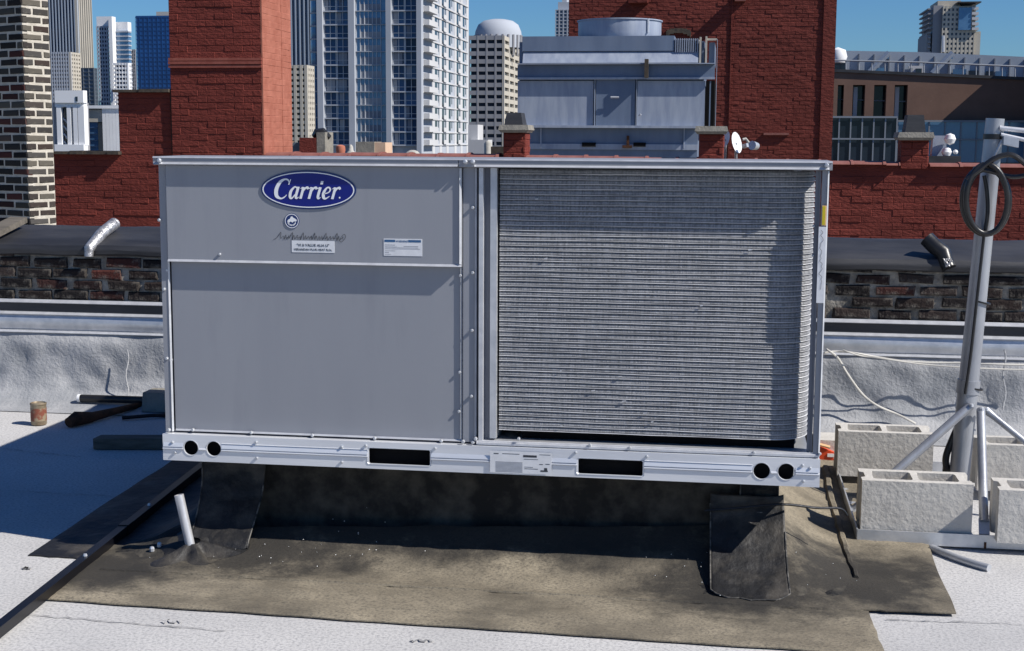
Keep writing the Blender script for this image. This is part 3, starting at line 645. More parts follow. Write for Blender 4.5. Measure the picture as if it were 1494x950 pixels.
# counter flashing: bars and bands
b = MB(); b.prism([(PY-.004, .553), (PY-.020, .553), (PY-.022, .556), (PY-.004, .572)], 'x', PX0, PX1); b.build('termination_bar', M_LIP, par)
b = MB(); b.box(PX0, PX1, PY-.008, PY+.011, .505, .5525); b.build('rubber_band', M_COPE, par)
b = MB(); b.prism([(PY-.004, .487), (PY-.024, .487), (PY-.026, .490), (PY-.004, .5045)], 'x', PX0, PX1); b.build('termination_bar', M_LIP, par)
b = MB(); 
def gf(u, v):
    x = PX0+(PX1-PX0)*u; return (x, PY-.012-.012*math.sin(v*math.pi)+.004*noise.noise(Vector((x*1.7, v*2, 7))), .402+.0848*v)
b.grid(90, 5, gf); b.build('metal_flashing', M_GALV, par, True)
b = MB(); b.prism([(PY-.006, .386), (PY-.032, .386), (PY-.034, .389), (PY-.006, .4015)], 'x', PX0, PX1); b.build('termination_bar', M_LIP, par)
# silver membrane upturn
def mf(u, v):
    x = PX0+(PX1-PX0)*u
    prof = [(2.738, .405), (2.715, .34), (2.70, .25), (2.685, .15), (2.65, .075), (2.58, .03), (2.48, .008), (2.38, .004)]
    k = v*7; i = min(int(k), 6); t = k-i
    y = prof[i][0]*(1-t)+prof[i+1][0]*t; z = prof[i][1]*(1-t)+prof[i+1][1]*t
    A = math.sin(min(1, v*1.25)*math.pi)
    n_ = noise.noise(Vector((x*4.5, v*2.2, 1)))*.022 + noise.noise(Vector((x*11, v*6, 4)))*.014 + noise.noise(Vector((x*22+3*v, v*5, 9)))*.006
    s_ = .014*abs(math.sin(x*9+2*noise.noise(Vector((x*2, 0, 0)))))*math.exp(-((v-.16)/.10)**2)
    return (x, y-(n_*A+s_), z+max(0, n_*.2*A))
b = MB(); b.grid(260, 34, mf); b.build('membrane_upturn', M_MEMB, par, True)
for px_ in (186, 1465):
    pts = [at(px_+2*math.sin(k), 510+k*8, 2.66-.008*k) for k in range(12)]
    b = MB(); b.tube([(p.x, p.y-.004, p.z) for p in pts], .004, 6); b.build('membrane_seam', M_MEMB, par, True)

# foil sleeve, board and pipe on the coping
p0, p1 = at(130, 366, 2.71), at(168, 333, 2.95)
s = MB(); dd = p1-p0; s.tube([p0-dd*.02+Vector((0, 0, -.03)), p0+Vector((.0, 0, .012)), p0+dd*.5+Vector((0, 0, .035)), p1+Vector((0, 0, .028))], [.024, .029, .033, .034], 14)
single('foil_sleeve', s, M_FOIL, 'crumpled shiny foil sleeve lying over the black coping left of the unit', 'foil sleeve', p0, smooth=True)
p0, p1 = at(-15, 350, 2.76), at(24, 330, 2.98)
s = MB(); dd = (p1-p0); nn = Vector((-dd.y, dd.x, 0)).normalized(); s.obox((p0+p1)/2+Vector((0, 0, .03)), dd*.6, nn*.06, Vector((0, 0, .016)))
single('wooden_board', s, M_WOOD, 'pale weathered board lying over the coping at the far left', 'board', (p0+p1)/2)
e0, e1, e2 = at(1385, 392, 2.72), at(1376, 372, 2.76), at(1352, 348, 2.80)
t = thing('rubber_elbow', 'black rubber pipe elbow leaning on the coping right of the unit', 'pipe', e0)
s = MB(); s.tube([e0, e0.lerp(e1, .6), e1+Vector((0, -.01, .01)), e1.lerp(e2, .5), e2], [.036, .038, .040, .040, .040], 14); s.build('elbow_pipe', M_BLACKP, t, True)
s = MB(); f0 = at(1382, 382, 2.70)
for k in range(4):
    s.tube([f0+Vector((random.uniform(-.02, .025), -.01, random.uniform(-.025, .015))) for _ in range(4)], .005, 6)
s.build('wire_tie', M_FOIL, t, True)

# ------------------------------------------------------------------ clutter left of the unit
def cmu(name, x0, y0, z0, label, rz=0, tilt=0, group='grey concrete blocks'):
    L_, W_, H_ = .395, .19, .195; wl = .034
    outer = [(0, 0), (L_, 0), (L_, .05), (L_-.016, .062), (L_-.016, W_-.062), (L_, W_-.05), (L_, W_), (0, W_), (0, W_-.05), (.016, W_-.062), (.016, .062), (0, .05)]
    cores = []
    for a, c2 in ((.050, .18), (.215, .345)): cores.append([(a, wl), (c2, wl), (c2+.006, wl+.012), (c2+.006, W_-wl-.012), (c2, W_-wl), (a, W_-wl), (a-.006, W_-wl-.012), (a-.006, wl+.012)])
    vs, fs = curve_fill(outer, cores, H_)
    mb = MB(); mb.add([(v[0]-L_/2, v[1]-W_/2, v[2]+H_/2) for v in vs], fs)
    bmsh = mb.mesh(name, M_CMU)
    o = link(name, bmsh, None, Vector((x0+L_/2, y0+W_/2, z0))); o.rotation_euler = (tilt, 0, rz)
    return tag(o, label, 'concrete block', group)
s = MB(); s.frustum(-1.17, -.80, 2.46, 2.62, .012, .115, .006)
single('concrete_paver', s, M_CEM, 'low concrete paver at the parapet foot left of the unit', 'paver', (-1.0, 2.5, .012))
p = gz(57, 620)
t = thing('paint_can', 'small rusty tin can with a torn red label on the pale roof', 'can', (p.x, p.y, 0))
s = MB(); s.lathe([(0, .004), (.038, .004), (.040, .008), (.040, .115), (.037, .118), (.035, .112), (0, .108)], (p.x, p.y, 0), 20); s.build('can_body', M_CAN, t, True)
s = MB(); s.lathe([(.0408, .025), (.0408, .092)], (p.x, p.y, 0), 20); s.build('paper_wrap', M_CANR, t, True)
s = MB(); s.lathe([(.0415, .108), (.0425, .112), (.0415, .116)], (p.x, p.y, 0), 20); s.build('can_rim', M_CAN, t, True)
a, c_ = at(118, 581, 2.56), at(216, 584, 2.56)
t = thing('black_pipe', 'short black pipe with a white end cap lying by the parapet', 'pipe', (a.x, a.y, 0))
s = MB(); s.tube([a, c_], .021, 12); s.build('pipe_body', M_BLACKP, t, True)
s = MB(); s.tube([a+(a-c_)*.04, a+(a-c_)*.001], .0225, 12); s.build('end_cap', M_WHITE, t, True)
a, c_ = gz(100, 617, .03), gz(207, 590, .03); dd = c_-a
t = thing('pipe_wrench', 'rusty long handled wrench lying on the shaded roof', 'wrench', (a.x, a.y, 0))
s = MB(); s.tube([a+dd*.28, a+dd*.6, a+dd*.9, c_], [.026, .02, .016, .014], 10); s.build('handle', M_RUST, t, True)
s = MB(); s.tube([a+Vector((0, 0, .0)), a+dd*.1+Vector((0, 0, .012)), a+dd*.3], [.026, .038, .028], 10); s.build('jaw', M_RUST, t, True)
s = MB(); s.tube([a-dd*.05+Vector((0, .03, .01)), a+dd*.08+Vector((0, .045, .012)), a+dd*.22+Vector((0, .025, 0))], [.015, .018, .012], 8); s.build('hook_jaw', M_RUST, t, True)
s = MB(); q = c_+Vector((0, 0, 0)); s.tube([q, q+Vector((.03, .06, .05))], .005, 6); s.build('wire_loop', M_GALV, t, True)
a, c_ = gz(142, 645, .03), gz(262, 645, .03)
s = MB(); s.obox((a+c_)/2, (c_-a)*.5, Vector((0, .045, 0)), Vector((0, 0, .026)))
single('timber_offcut', s, M_WOOD, 'weathered timber offcut lying on the shaded roof beside the unit', 'timber', (a.x, a.y, 0))
a, c_ = gz(178, 610, .015), gz(262, 605, .015)
s = MB(); s.tube([a, a.lerp(c_, .5)+Vector((0, 0, .004)), c_], .010, 8)
single('iron_rod', s, M_BAR, 'thin dark iron rod lying between the wrench and the timber', 'rod', (a.x, a.y, 0), smooth=True)

# ------------------------------------------------------------------ mast on its weighted sled
SX0, SX1, SY0, SY1 = 2.425, 3.50, .60, 1.78
sled = thing('mast_sled', 'galvanised angle iron frame on the roof holding concrete blocks', 'frame', (2.96, 1.2, 0))
def angle(mb, a, c_, inw):                            # L section: upright flange and flat flange
    dd = (c_-a); l = dd.normalized(); mid = (a+c_)/2
    mb.obox(mid+Vector((0, 0, .026)), dd*.5, inw*.0025, Vector((0, 0, .024))); mb.obox(mid+inw*.023+Vector((0, 0, .0045)), dd*.5, inw*.020, Vector((0, 0, .0025)))
for a, c_, inw in (((SX0, SY0), (SX1, SY0), (0, 1)), ((SX0, SY0+.003), (SX0, SY1), (1, 0)), ((SX0, SY1), (SX1, SY1), (0, -1)), ((SX1, SY0+.003), (SX1, SY1-.003), (-1, 0)), ((2.82, SY0+.05), (2.82, SY1-.05), (1, 0))):
    mb = MB(); angle(mb, Vector((*a, .008)), Vector((*c_, .008)), Vector((*inw, 0))); mb.build('angle_bar', M_GALV, sled)
mb = MB(); mb.lathe([(.0, 0), (.004, 0)], (0, 0, 0), 6)
s = MB(); p = at(1437, 803, SY0-.004); s.box(p.x-.004, p.x+.004, SY0-.0045, SY0-.002, p.z+.006, p.z+.03); s.build('rust_mark', M_RUST, sled)
cmu('concrete_block', 2.437, .615, .045, 'nearest whole concrete block on the front edge of the sled')
cmu('concrete_block', 2.415, 1.47, .05, 'concrete block at the back of the sled behind the slanting brace')
cmu('concrete_block', 2.912, .545, .046, 'concrete block at the right frame edge, cut by the photo', -.02)
cmu('concrete_block', 2.97, 1.33, .045, 'shaded concrete block behind the mast at the right edge')
s = MB(); s.frustum(2.33, 2.66, 1.93, 2.12, .006, .105, .004)
single('concrete_paver', s, M_CMU, 'half hidden flat concrete paver between the unit and the sled', 'paver', (2.5, 2.02, .006))
mast = thing('antenna_mast', 'leaning galvanised antenna mast on tripod braces', 'mast', (2.86, 1.15, .02))
mb0, mt0 = Vector((2.862, 1.15, .02)), at(1452, 173, 1.15)
pole = lambda f: mb0.lerp(mt0, f)
s = MB(); s.tube([pole(0), pole(.25), pole(.5), pole(.75), pole(1)], [.040, .0395, .0375, .036, .035], 24); s.build('pole', M_MAST, mast, True)
s = MB(); pa = at(1416, 592, 1.105); foot = Vector((2.44, .93, .05))
def brace(pa, foot, r_=.017):
    m_ = MB(); m_.tube([pa, pa.lerp(foot, .08), pa.lerp(foot, .93)], [.017, r_, r_], 12)
    o = m_.build('leg', M_MAST, mast, True)
    f = MB(); dd = (foot-pa).normalized(); sd_ = dd.cross(Vector((0, 0, 1))).normalized(); f.obox(pa.lerp(foot, .965), dd*.035, sd_*.019, dd.cross(sd_)*.004); f.build('leg_foot', M_GALV, o)
    f = MB(); f.lathe([(0, .012), (.008, .01), (.009, 0)], tuple(pa+Vector((0, -.018, 0))), 8); f.build('bolt', M_LIP, o)
brace(pa, foot); brace(at(1431, 598, 1.10), Vector((2.885, .66, .055))); brace(at(1438, 598, 1.13), Vector((3.42, .95, .06)), .013)
s = MB(); s.tube([pole(.30), pole(.335)], .0445, 24); s.build('collar', M_MAST, mast, True)
for yy in (441, 566):
    p = at(1430 if yy < 500 else 1419, yy, 1.15); s = MB(); s.tube([p, p+Vector((.0015, 0, .006))], .0405, 20); s.build('cable_tie', M_BLACKP, mast, True)
s = MB(); p = pole(.955); s.tube([p-Vector((0, 0, .010)), p+Vector((0, 0, .010))], .039, 20); s.build('pipe_clamp', M_BLACKP, mast, True)
for (a, c_, r_) in (((1458, 187), (1530, 194), .010), ((1460, 196), (1530, 212), .008), ((1462, 205), (1448, 232), .006)):
    s = MB(); s.tube([at(*a, 1.12), at(*c_, 1.12)], r_, 10); s.build('antenna_arm', M_LIP, mast, True)
s = MB(); p = at(1474, 207, 1.10); s.obox(p, Vector((.028, 0, -.006)), Vector((0, .02, 0)), Vector((0, 0, .016))); s.build('clamp_block', M_GALV, mast)
t = thing('coiled_cable', 'thick black cable coiled in hanging loops on the antenna mast', 'cable', at(1438, 290, 1.06))
def loop(cx_, cy_, rx, ry, Y, a0, a1, tw, n=40, r_=.0105):
    m_ = MB(); m_.tube([at(cx_+rx*math.cos(R(a0+(a1-a0)*k/n))+tw*k/n, cy_-ry*math.sin(R(a0+(a1-a0)*k/n)), Y-.012*math.sin(k/n*9)) for k in range(n+1)], r_, 10)
    m_.build('cable_loop', M_BLACKP, t, True)
loop(1437, 293, 34, 49, 1.062, 60, 430, 2); loop(1441, 290, 31, 51, 1.040, 100, 440, -3); loop(1438, 294, 28, 46, 1.085, 90, 450, 4, r_=.008)
def cab(pts, Y, r_=.0105, par=t, name='cable_run', mat=M_BLACKP):
    q = cr([(a, c_, 0) for a, c_ in pts], 6); m_ = MB(); m_.tube([at(x[0], x[1], Y) for x in q], r_, 9); return m_.build(name, mat, par, True)
cab([(1410, 262), (1428, 248), (1452, 231), (1475, 226), (1494, 238), (1520, 262)], 1.03)
cab([(1420, 246), (1445, 250), (1465, 256), (1482, 258), (1505, 254)], 1.045, .009)
cab([(1436, 256), (1440, 280), (1441, 310), (1437, 340)], 1.095, .008)
cab([(1436, 340), (1425, 440), (1416, 520), (1408, 575)], 1.095, .006)
cab([(1418, 562), (1408, 600), (1392, 635), (1380, 668), (1384, 690), (1392, 705)], 1.16, .014)
cab([(1380, 665), (1378, 690), (1386, 700), (1384, 680)], 1.2, .008)

a = gz(1360, 800, .012); c_ = gz(1443, 829, .012)
s = MB(); q = [a.lerp(c_, k/8)+Vector((0, -.02*math.sin(k/8*3.1), 0)) for k in range(9)]; s.tube(q, .014, 12)
single('conduit', s, M_GALV, 'short grey conduit end poking out from under the sled', 'conduit', (a.x, a.y, 0), smooth=True)
# cables on the silver membrane
def wallcab(pts, Y, r_, label, mat=M_CABLEW):
    q = cr([(a, c_, 0) for a, c_ in pts], 6); m_ = MB(); m_.tube([at(x[0], x[1], Y-.012*math.sin(i*.6)) for i, x in enumerate(q)], r_, 7)
    single('wall_cable', m_, mat, label, 'cable', at(*pts[0], Y), 'pale cables along the membrane', True)
wallcab([(1195, 517), (1215, 513), (1240, 514), (1280, 521), (1330, 528), (1400, 530), (1470, 532), (1540, 533)], 2.62, .005, 'pale cable strung along the top of the silver membrane')
wallcab([(1206, 510), (1222, 522), (1236, 545), (1258, 575), (1280, 592), (1310, 605), (1335, 618)], 2.60, .006, 'pale cable drooping from the flashing down to the concrete blocks')
wallcab([(1230, 511), (1255, 519), (1285, 523), (1350, 532), (1420, 537), (1500, 540)], 2.59, .004, 'thinner pale cable sagging just below the strung one')
a, c_ = at(1200, 668, 1.5), at(1212, 668, 1.5)
p = gz(1207, 668, .03)
t = thing('orange_clamp', 'small orange plastic clamp lying beside the unit and the blocks', 'clamp', (p.x, p.y, .02))
s = MB(); s.prism([(p.x-.05, .02), (p.x+.035, .02), (p.x+.03, .055), (p.x-.02, .075), (p.x-.05, .085)], 'y', p.y, p.y+.05); s.build('clamp_body', M_ORANGE, t)
s = MB(); s.box(p.x+.0, p.x+.03, p.y-.004, p.y+.0, .035, .05); s.build('clamp_tag', M_WHITE, t)
s = MB(); s.tube([(p.x-.05, p.y-.0, .094), (p.x+.01, p.y, .08)], .008, 6); s.build('clamp_lever', M_PEACH, t)
q = cr([(1028, 745, 0), (1080, 741, 0), (1142, 736, 0), (1190, 741, 0), (1225, 742, 0), (1236, 752, 0)], 6)
m_ = MB(); pts = []
for x in q:
    Yq = .14+max(0, (x[0]-1140)/100)*.12; pts.append(at(x[0], x[1], Yq))
m_.tube(pts, .0045, 8); single('power_cord', m_, M_BLACKP, 'thin black cord running from the right flap towards the sled', 'cord', pts[0], smooth=True)

# ------------------------------------------------------------------ soot-black brick pillar at the left
pil = thing('brick_pillar', 'tall sooty brick pillar with thick pale mortar at the left edge', 'pillar', (-4.1, 6.2, .3))
QX, QY0, QY1, QZ = -3.638, 6.0, 6.272, 2.85
b = MB(); b.box(-4.60, QX-.006, QY0+.006, QY1, .3, QZ); b.build('mortar_bed', M_WMORTAR, pil)
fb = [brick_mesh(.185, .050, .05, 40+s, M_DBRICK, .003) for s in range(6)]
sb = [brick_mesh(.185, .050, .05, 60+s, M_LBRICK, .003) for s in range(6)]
rl = wloc(pil); row = 0; z = .66
while z < QZ-.03:
    x = -4.62 + (.10 if row % 2 else 0)
    while x < QX-.02:
        l = min(.185, QX-.004-x)
        if l > .05:
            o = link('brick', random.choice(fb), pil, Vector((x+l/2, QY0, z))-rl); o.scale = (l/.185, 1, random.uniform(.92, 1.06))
        x += .203
    y = QY0+.006; first = True
    while y < QY1-.03:
        l = (.09 if (row % 2 and first) else .185); l = min(l, QY1-.004-y); first = False
        if l > .04:
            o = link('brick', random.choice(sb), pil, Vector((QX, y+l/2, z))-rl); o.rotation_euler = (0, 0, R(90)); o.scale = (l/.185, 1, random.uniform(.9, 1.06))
        y += l+.018
    z += .0668; row += 1
piv = Vector((QX, QY0, 0)); rz_ = R(-22); v0 = pil.location-piv; pil.rotation_euler.z = rz_
pil.location = piv+Matrix.Rotation(rz_, 3, 'Z') @ v0

# ------------------------------------------------------------------ red painted brickwork of the next building
def skin(mb, o, u, n, w_, h_, course=.067, bl=.205, dep=.004, jit=.0035, gap=.0018):
    """rows of single bricks standing proud of a wall: o lower left corner, u along, n outwards"""
    rows = int(h_/course)
    for r_ in range(rows):
        z0, z1 = r_*course+gap, (r_+1)*course-gap*.4; x = -(bl/2 if r_ % 2 else 0)
        while x < w_-.01:
            a, c_ = max(x, 0)+gap*.2, min(x+bl, w_)-gap*.2; x += bl
            if c_-a < .02: continue
            dd = dep+random.uniform(-jit, jit); q = .005; vs = []
            for (X, Z, out) in ((a, z0, 0), (c_, z0, 0), (c_, z1, 0), (a, z1, 0), (a+q, z0+q, dd), (c_-q, z0+q, dd+random.uniform(-.003, .003)), (c_-q, z1-q, dd+random.uniform(-.003, .003)), (a+q, z1-q, dd)):
                vs.append(o + u*X + n*out + Vector((0, 0, Z)))
            mb.add(vs, [(4, 5, 6, 7), (0, 1, 5, 4), (1, 2, 6, 5), (2, 3, 7, 6), (3, 0, 4, 7)])
WY = 10.0
def ztop(x): return 1.322 - .0118*max(0, x+1.0)
rw = thing('red_brick_wall', 'long low red painted brick wall with clay coping tiles behind the unit', 'wall', (0, 10.1, .3))
b = MB(); b.prism([(-3.0, .3), (6.2, .3), (6.2, ztop(6.2)-.03), (-1, 1.30), (-3.0, 1.30)], 'y', WY, WY+.3); b.build('wall_body', M_RED, rw)
X = Vector((1, 0, 0)); NY = Vector((0, -1, 0)); NX = Vector((1, 0, 0))
b = MB()
segs = [(-3.0, -.435), (-.18, 1.605), (1.89, 3.61), (3.90, 6.2)]
for a, c_ in ((-3, 6.2),): skin(b, Vector((a, WY, .32)), X, NY, c_-a, .86)
b.build('brick_face', M_RED, rw, False, 'stuff')
random.seed(9)
def tile_mesh():
    mb = MB(); vs = []; n = 8
    for i, (x, r_) in enumerate(((0, .030), (.285, .030), (.285, .040), (.315, .040))):
        for k in range(n+1):
            a = math.pi*k/n; vs.append((x, -math.cos(a)*(r_+.15), math.sin(a)*(r_+.004)))
    for i in range(3):
        for k in range(n): mb.f.append((i*(n+1)+k, i*(n+1)+k+1, (i+1)*(n+1)+k+1, (i+1)*(n+1)+k))
    mb.v = vs; mb.f += [tuple(range(n+1)), tuple(range(3*(n+1), 4*(n+1)))]
    return mb.mesh('coping_tile', M_TILE, None, True)
tm_ = tile_mesh()
for a, c_ in segs:
    x = a
    while x < c_-.1:
        o = link('coping_tile', tm_, rw, Vector((x, WY+.12, ztop(x)-.033+random.uniform(-.004, .004)))-wloc(rw)); o.scale.x = min(1, (c_-x)/.315); o.rotation_euler.z = random.uniform(-.01, .01); x += .317
def pier(px0, px1, capy, label, cap_dark):
    a, c_ = at(px0, capy, WY-.04), at(px1, capy, WY-.04); zt = a.z
    t = thing('brick_pier', label, 'pier', ((a.x+c_.x)/2, WY+.1, 1.0), 'red brick piers on the wall')
    mb = MB(); mb.box(a.x, c_.x, WY-.012, WY+.30, 1.2, zt); mb.build('pier_body', M_RED, t)
    mb = MB(); skin(mb, Vector((a.x, WY-.012, 1.2)), X, NY, c_.x-a.x, zt-1.2, dep=.006, jit=.006); skin(mb, Vector((c_.x, WY-.012, 1.2)), Vector((0, 1, 0)), NX, .31, zt-1.2, dep=.006); mb.build('brick_face', M_RED, t, False, 'stuff')
    mb = MB(); mb.frustum(a.x-.045, c_.x+.045, WY-.09, WY+.35, zt+.002, zt+.055, .012); mb.frustum(a.x-.02, c_.x+.02, WY-.07, WY+.33, zt-.025, zt+.001, -.02); mb.build('stone_cap', M_CEM, t)
    if cap_dark:
        x0, x1, h_ = cap_dark; p0_, p1_ = at(x0, capy, WY).x, at(x1, capy, WY).x
        mb = MB(); mb.frustum(p0_, p1_, WY-.02, WY+.28, zt+.056, zt+.056+h_, .022); mb.build('chimney_cowl', M_COPE, t)
pier(734, 766, 190, 'red brick pier with a black cowl beside the cooling tower', (736, 763, .125))
pier(1020, 1056, 192, 'red brick pier with a bare stone cap beside the satellite dishes', None)
pier(1316, 1356, 201, 'red brick pier with a black cowl near the blue glass', (1320, 1350, .17))

st = thing('stepped_wall', 'red painted brick wall stepping up to the chimney at left', 'wall', (-5, 10.1, .3))
SXa, SXb, SXc = -6.6, -4.665, -4.058
b = MB(); b.box(SXa, SXb, WY, WY+.4, .3, 1.285); b.box(SXb, SXc, WY-.0, WY+.4, .3, 1.955); b.build('wall_body', M_RED, st)
b = MB(); skin(b, Vector((SXa, WY, .62)), X, NY, SXc-SXa, .66); skin(b, Vector((SXb, WY, 1.29)), X, NY, SXc-SXb, .66); b.build('brick_face', M_RED, st, False, 'stuff')
b = MB()
xx = SXa
while xx < SXb:
    l = random.uniform(.16, .32); b.box(xx, min(xx+l-.006, SXb+.02), WY-.07-random.uniform(0, .025), WY+.42, 1.287, 1.318+random.uniform(-.008, .01)); xx += l
b.build('coping_slab', M_STEELRST, st)
b = MB(); b.box(SXb-.04, SXb+.26, WY-.06, WY+.42, 1.957, 1.985); b.box(SXb+.265, SXc-.004, WY-.07, WY+.42, 1.957, 1.992); b.build('coping_slab', M_STEELRST, st)
chm = thing('brick_chimney', 'broad red brick chimney stack with sunlit salmon side', 'chimney', (-3.53, 10.45, .3))
b = MB(); b.box(-4.05, -3.03, WY-.03, 10.95, .3, 3.9); b.build('chimney_body', M_RED, chm)
b = MB(); skin(b, Vector((-4.05, WY-.03, .64)), X, NY, 1.02, 3.2); b.build('brick_face', M_RED, chm, False, 'stuff')
b = MB(); b.box(-3.029, -3.012, WY-.035, 10.95, .3, 3.9); b.build('sunlit_side', M_SALMON, chm)
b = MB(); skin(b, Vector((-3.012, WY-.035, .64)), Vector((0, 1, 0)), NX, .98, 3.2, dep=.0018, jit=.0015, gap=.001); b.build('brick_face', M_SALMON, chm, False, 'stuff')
zb = at(310, 92, WY).z
for k in range(3):
    b = MB(); b.box(-4.06, -3.02, WY-.055-.006*(k == 1), WY-.03, zb-.052+.037*k, zb-.052+.037*k+.030); b.build('brick_band', mk('band_paint', (.30, .10, .075), (.22, .06, .045), 9, .8) if k == 0 else bpy.data.materials['band_paint'], chm)
b = MB(); b.box(-4.056, -4.048, WY-.036, WY-.026, 1.3, 1.985); b.build('joint', M_BLACK, chm)
s = MB(); p = at(409, 100, 10.5); s.box(-3.0115, -3.006, 10.60, 10.612, 1.0, 3.9); s.build('drip_line', M_SALMON, chm)

# small roof things between chimney and tower
CY = 14.0
def pbox(mb, px0, px1, py0, py1, Y, dpt):
    a, c_ = at(px0, py1, Y), at(px1, py0, Y); mb.box(min(a.x, c_.x), max(a.x, c_.x), Y, Y+dpt, a.z-.25, c_.z); return (a+c_)/2
t = thing('vent_stack', 'small red brick stack with a cement flue and curved black hood', 'chimney', at(455, 222, CY))
s = MB(); pbox(s, 437, 462, 201, 223, CY, .4); s.build('stack_body', M_RED, t)
s = MB(); pbox(s, 462, 474, 193, 223, CY+.0, .4); s.build('flue', M_CEM, t)
s = MB(); pa, pb_ = at(452, 197, CY), at(477, 198, CY); s.tube([(pa.x, CY+.15, pa.z-.02), (pa.x+.05, CY+.15, pa.z+.02), ((pa.x+pb_.x)/2+.02, CY+.15, pa.z+.03), (pb_.x, CY+.15, pa.z-.03)], [.03, .07, .07, .03], 8); s.build('hood', M_BLACKP, t, True)
s = MB(); pbox(s, 427, 437, 208, 223, CY+.1, .3); single('slate_upstand', s, M_SLATE, 'grey slate upstand between the chimney and the small red stack', 'upstand', at(430, 222, CY))
s = MB(); a, c_, e_ = at(403, 224, 11.6), at(426, 206, 11.6), at(412, 208, 11.6); s.add([a, at(412, 224, 11.6), c_, e_]+[v+Vector((0, .1, 0)) for v in (a, at(412, 224, 11.6), c_, e_)], [(0, 1, 2, 3), (7, 6, 5, 4), (0, 1, 5, 4), (1, 2, 6, 5), (2, 3, 7, 6), (3, 0, 4, 7)])
single('loose_sheet', s, M_PEACHW, 'pale yellow scrap of sheet at the chimney foot', 'sheet', a)
p = at(497, 224, CY); s = MB(); s.lathe([(.0, -.2), (.05, -.2), (.06, .02), (.066, .05), (.06, .10), (.03, .115), (0, .118)], tuple(p), 14); single('terracotta_pot', s, M_TERRA, 'round terracotta pot on the roof beyond the unit', 'pot', p, smooth=True)
p = at(512, 224, 13.7); s = MB(); s.lathe([(0, -.2), (.06, -.2), (.062, .01), (.035, .04), (.03, .09), (.012, .115), (0, .12)], tuple(p), 9); single('stone_finial', s, M_STONE, 'pale stone finial beside the terracotta pot', 'finial', p, smooth=True)
t = thing('roof_stub', 'low dark brick stub with a peach coloured side', 'roof stub', at(540, 223, CY))
s = MB(); pbox(s, 519, 546, 207, 224, CY, .4); s.build('stub_body', M_CEM, t); s = MB(); pbox(s, 546.3, 562, 208, 224, CY+.02, .4); s.build('stub_side', M_PEACHW, t)
p = at(602, 224, CY); s = MB(); s.lathe([(.10, -.1), (.10, .0), (.07, .03), (.03, .045), (0, .047)], tuple(p), 14); single('roof_dome', s, M_STONE, 'tiny pale roof dome just above the unit lid', 'dome', p, smooth=True)
t = thing('white_bulkhead', 'small white roof bulkhead by the balcony tower foot', 'bulkhead', at(700, 222, 40))
s = MB(); pbox(s, 683, 697, 182, 224, 40, 1.0); pbox(s, 683.2, 712, 204, 224, 39.5, .8); s.build('bulkhead_body', M_WHITEC, t)
s = MB(); p = at(712, 224, 38); s.lathe([(.12, -1), (.12, .30), (.06, .38), (0, .4)], tuple(p), 12); s.build('bulkhead_flue', M_STONE, t, True)
s = MB(); pbox(s, 716, 735, 214, 226, 12, .3); single('dark_upstand', s, M_STEELRST, 'low dark upstand beside the cowled pier', 'upstand', at(725, 224, 12))

# ------------------------------------------------------------------ cooling tower on the next roof
ct = thing('cooling_tower', 'big blue grey steel cooling tower behind the red wall', 'cooling tower', (.3, 17, 1.0))
TY = 16.0
def tb(mb, px0, px1, py0, py1, Y, dpt, zpad=0):
    a, c_ = at(px0, py1, Y), at(px1, py0, Y); mb.box(a.x, c_.x, Y, Y+dpt, a.z-zpad, c_.z); return a, c_
b = MB(); tb(b, 757, 1028, 60, 186, TY+.02, 2.2); b.build('tower_body', M_BLUEST, ct)
b = MB(); tb(b, 755, 866, 118, 184, TY-.03, .06); p1_ = b.build('side_panel', M_BLUESTL, ct)
b = MB(); tb(b, 929, 1029, 118, 184, TY-.03, .06); b.build('side_panel', M_BLUESTL, ct)
b = MB(); tb(b, 869, 927, 116, 184, TY-.04, .06); dr = b.build('access_door', M_BLUEST, ct)
b = MB(); tb(b, 866.5, 868.6, 115, 184, TY-.06, .08); tb(b, 927.4, 929.2, 115, 184, TY-.06, .08); b.build('door_frame', M_BLUESTL, ct)
b = MB(); p = at(897, 142, TY-.10); b.tube([p+Vector((-.06, 0, 0)), p+Vector((.06, 0, 0))], .014, 8); b.build('door_handle', M_LIP, dr)
b = MB(); p = at(932, 169, TY-.10); b.tube([p, p+Vector((.03, -.01, .02))], .014, 8); b.build('latch', M_LIP, ct)
b = MB(); tb(b, 755, 1043, 94, 116, TY-.07, .09); b.build('channel_beam', M_BLUEST, ct)
b = MB(); tb(b, 755, 1043, 91.8, 94, TY-.16, .2); tb(b, 755, 1043, 112.5, 116, TY-.10, .03); b.build('beam_flange', M_BLUESTL, ct)
b = MB(); p0_, p1_ = at(762, 92, TY-.1), at(1019, 75, TY-.02); b.prism([(TY-.08, p0_.z), (TY+.0, p1_.z), (TY+.1, p1_.z), (TY+.1, p0_.z)], 'x', p0_.x, p1_.x); b.build('sloped_panel', M_BLUESTL, ct)
b = MB(); tb(b, 762, 984, 52, 75, TY-.02, 1.9); b.build('plenum', M_BLUEST, ct)
b = MB()
for k in range(11):
    x = 985+k*3.2; tb(b, x, x+1.7, 56, 76, TY-.03, .05)
b.build('louvre', M_BLUESTL, ct, False, 'stuff')
b = MB(); tb(b, 984.5, 1020, 57, 76, TY+.015, .5); b.build('louvre_back', M_GREYC, ct)
b = MB(); tb(b, 1020, 1023.5, 54, 92, TY-.05, .05); tb(b, 1028.5, 1032, 53, 92, TY-.05, .05); tb(b, 1031, 1046, 56, 59, TY-.02, .04); b.build('ladder_rail', M_BEIGE, ct)
b = MB(); tb(b, 1043.3, 1047, 57, 186, TY-.04, .12); b.build('corner_post', M_BLUESTL, ct)
b = MB(); tb(b, 1034, 1043, 62, 92, TY+.03, 1.5); b.build('end_panel', M_BLUEST, ct)
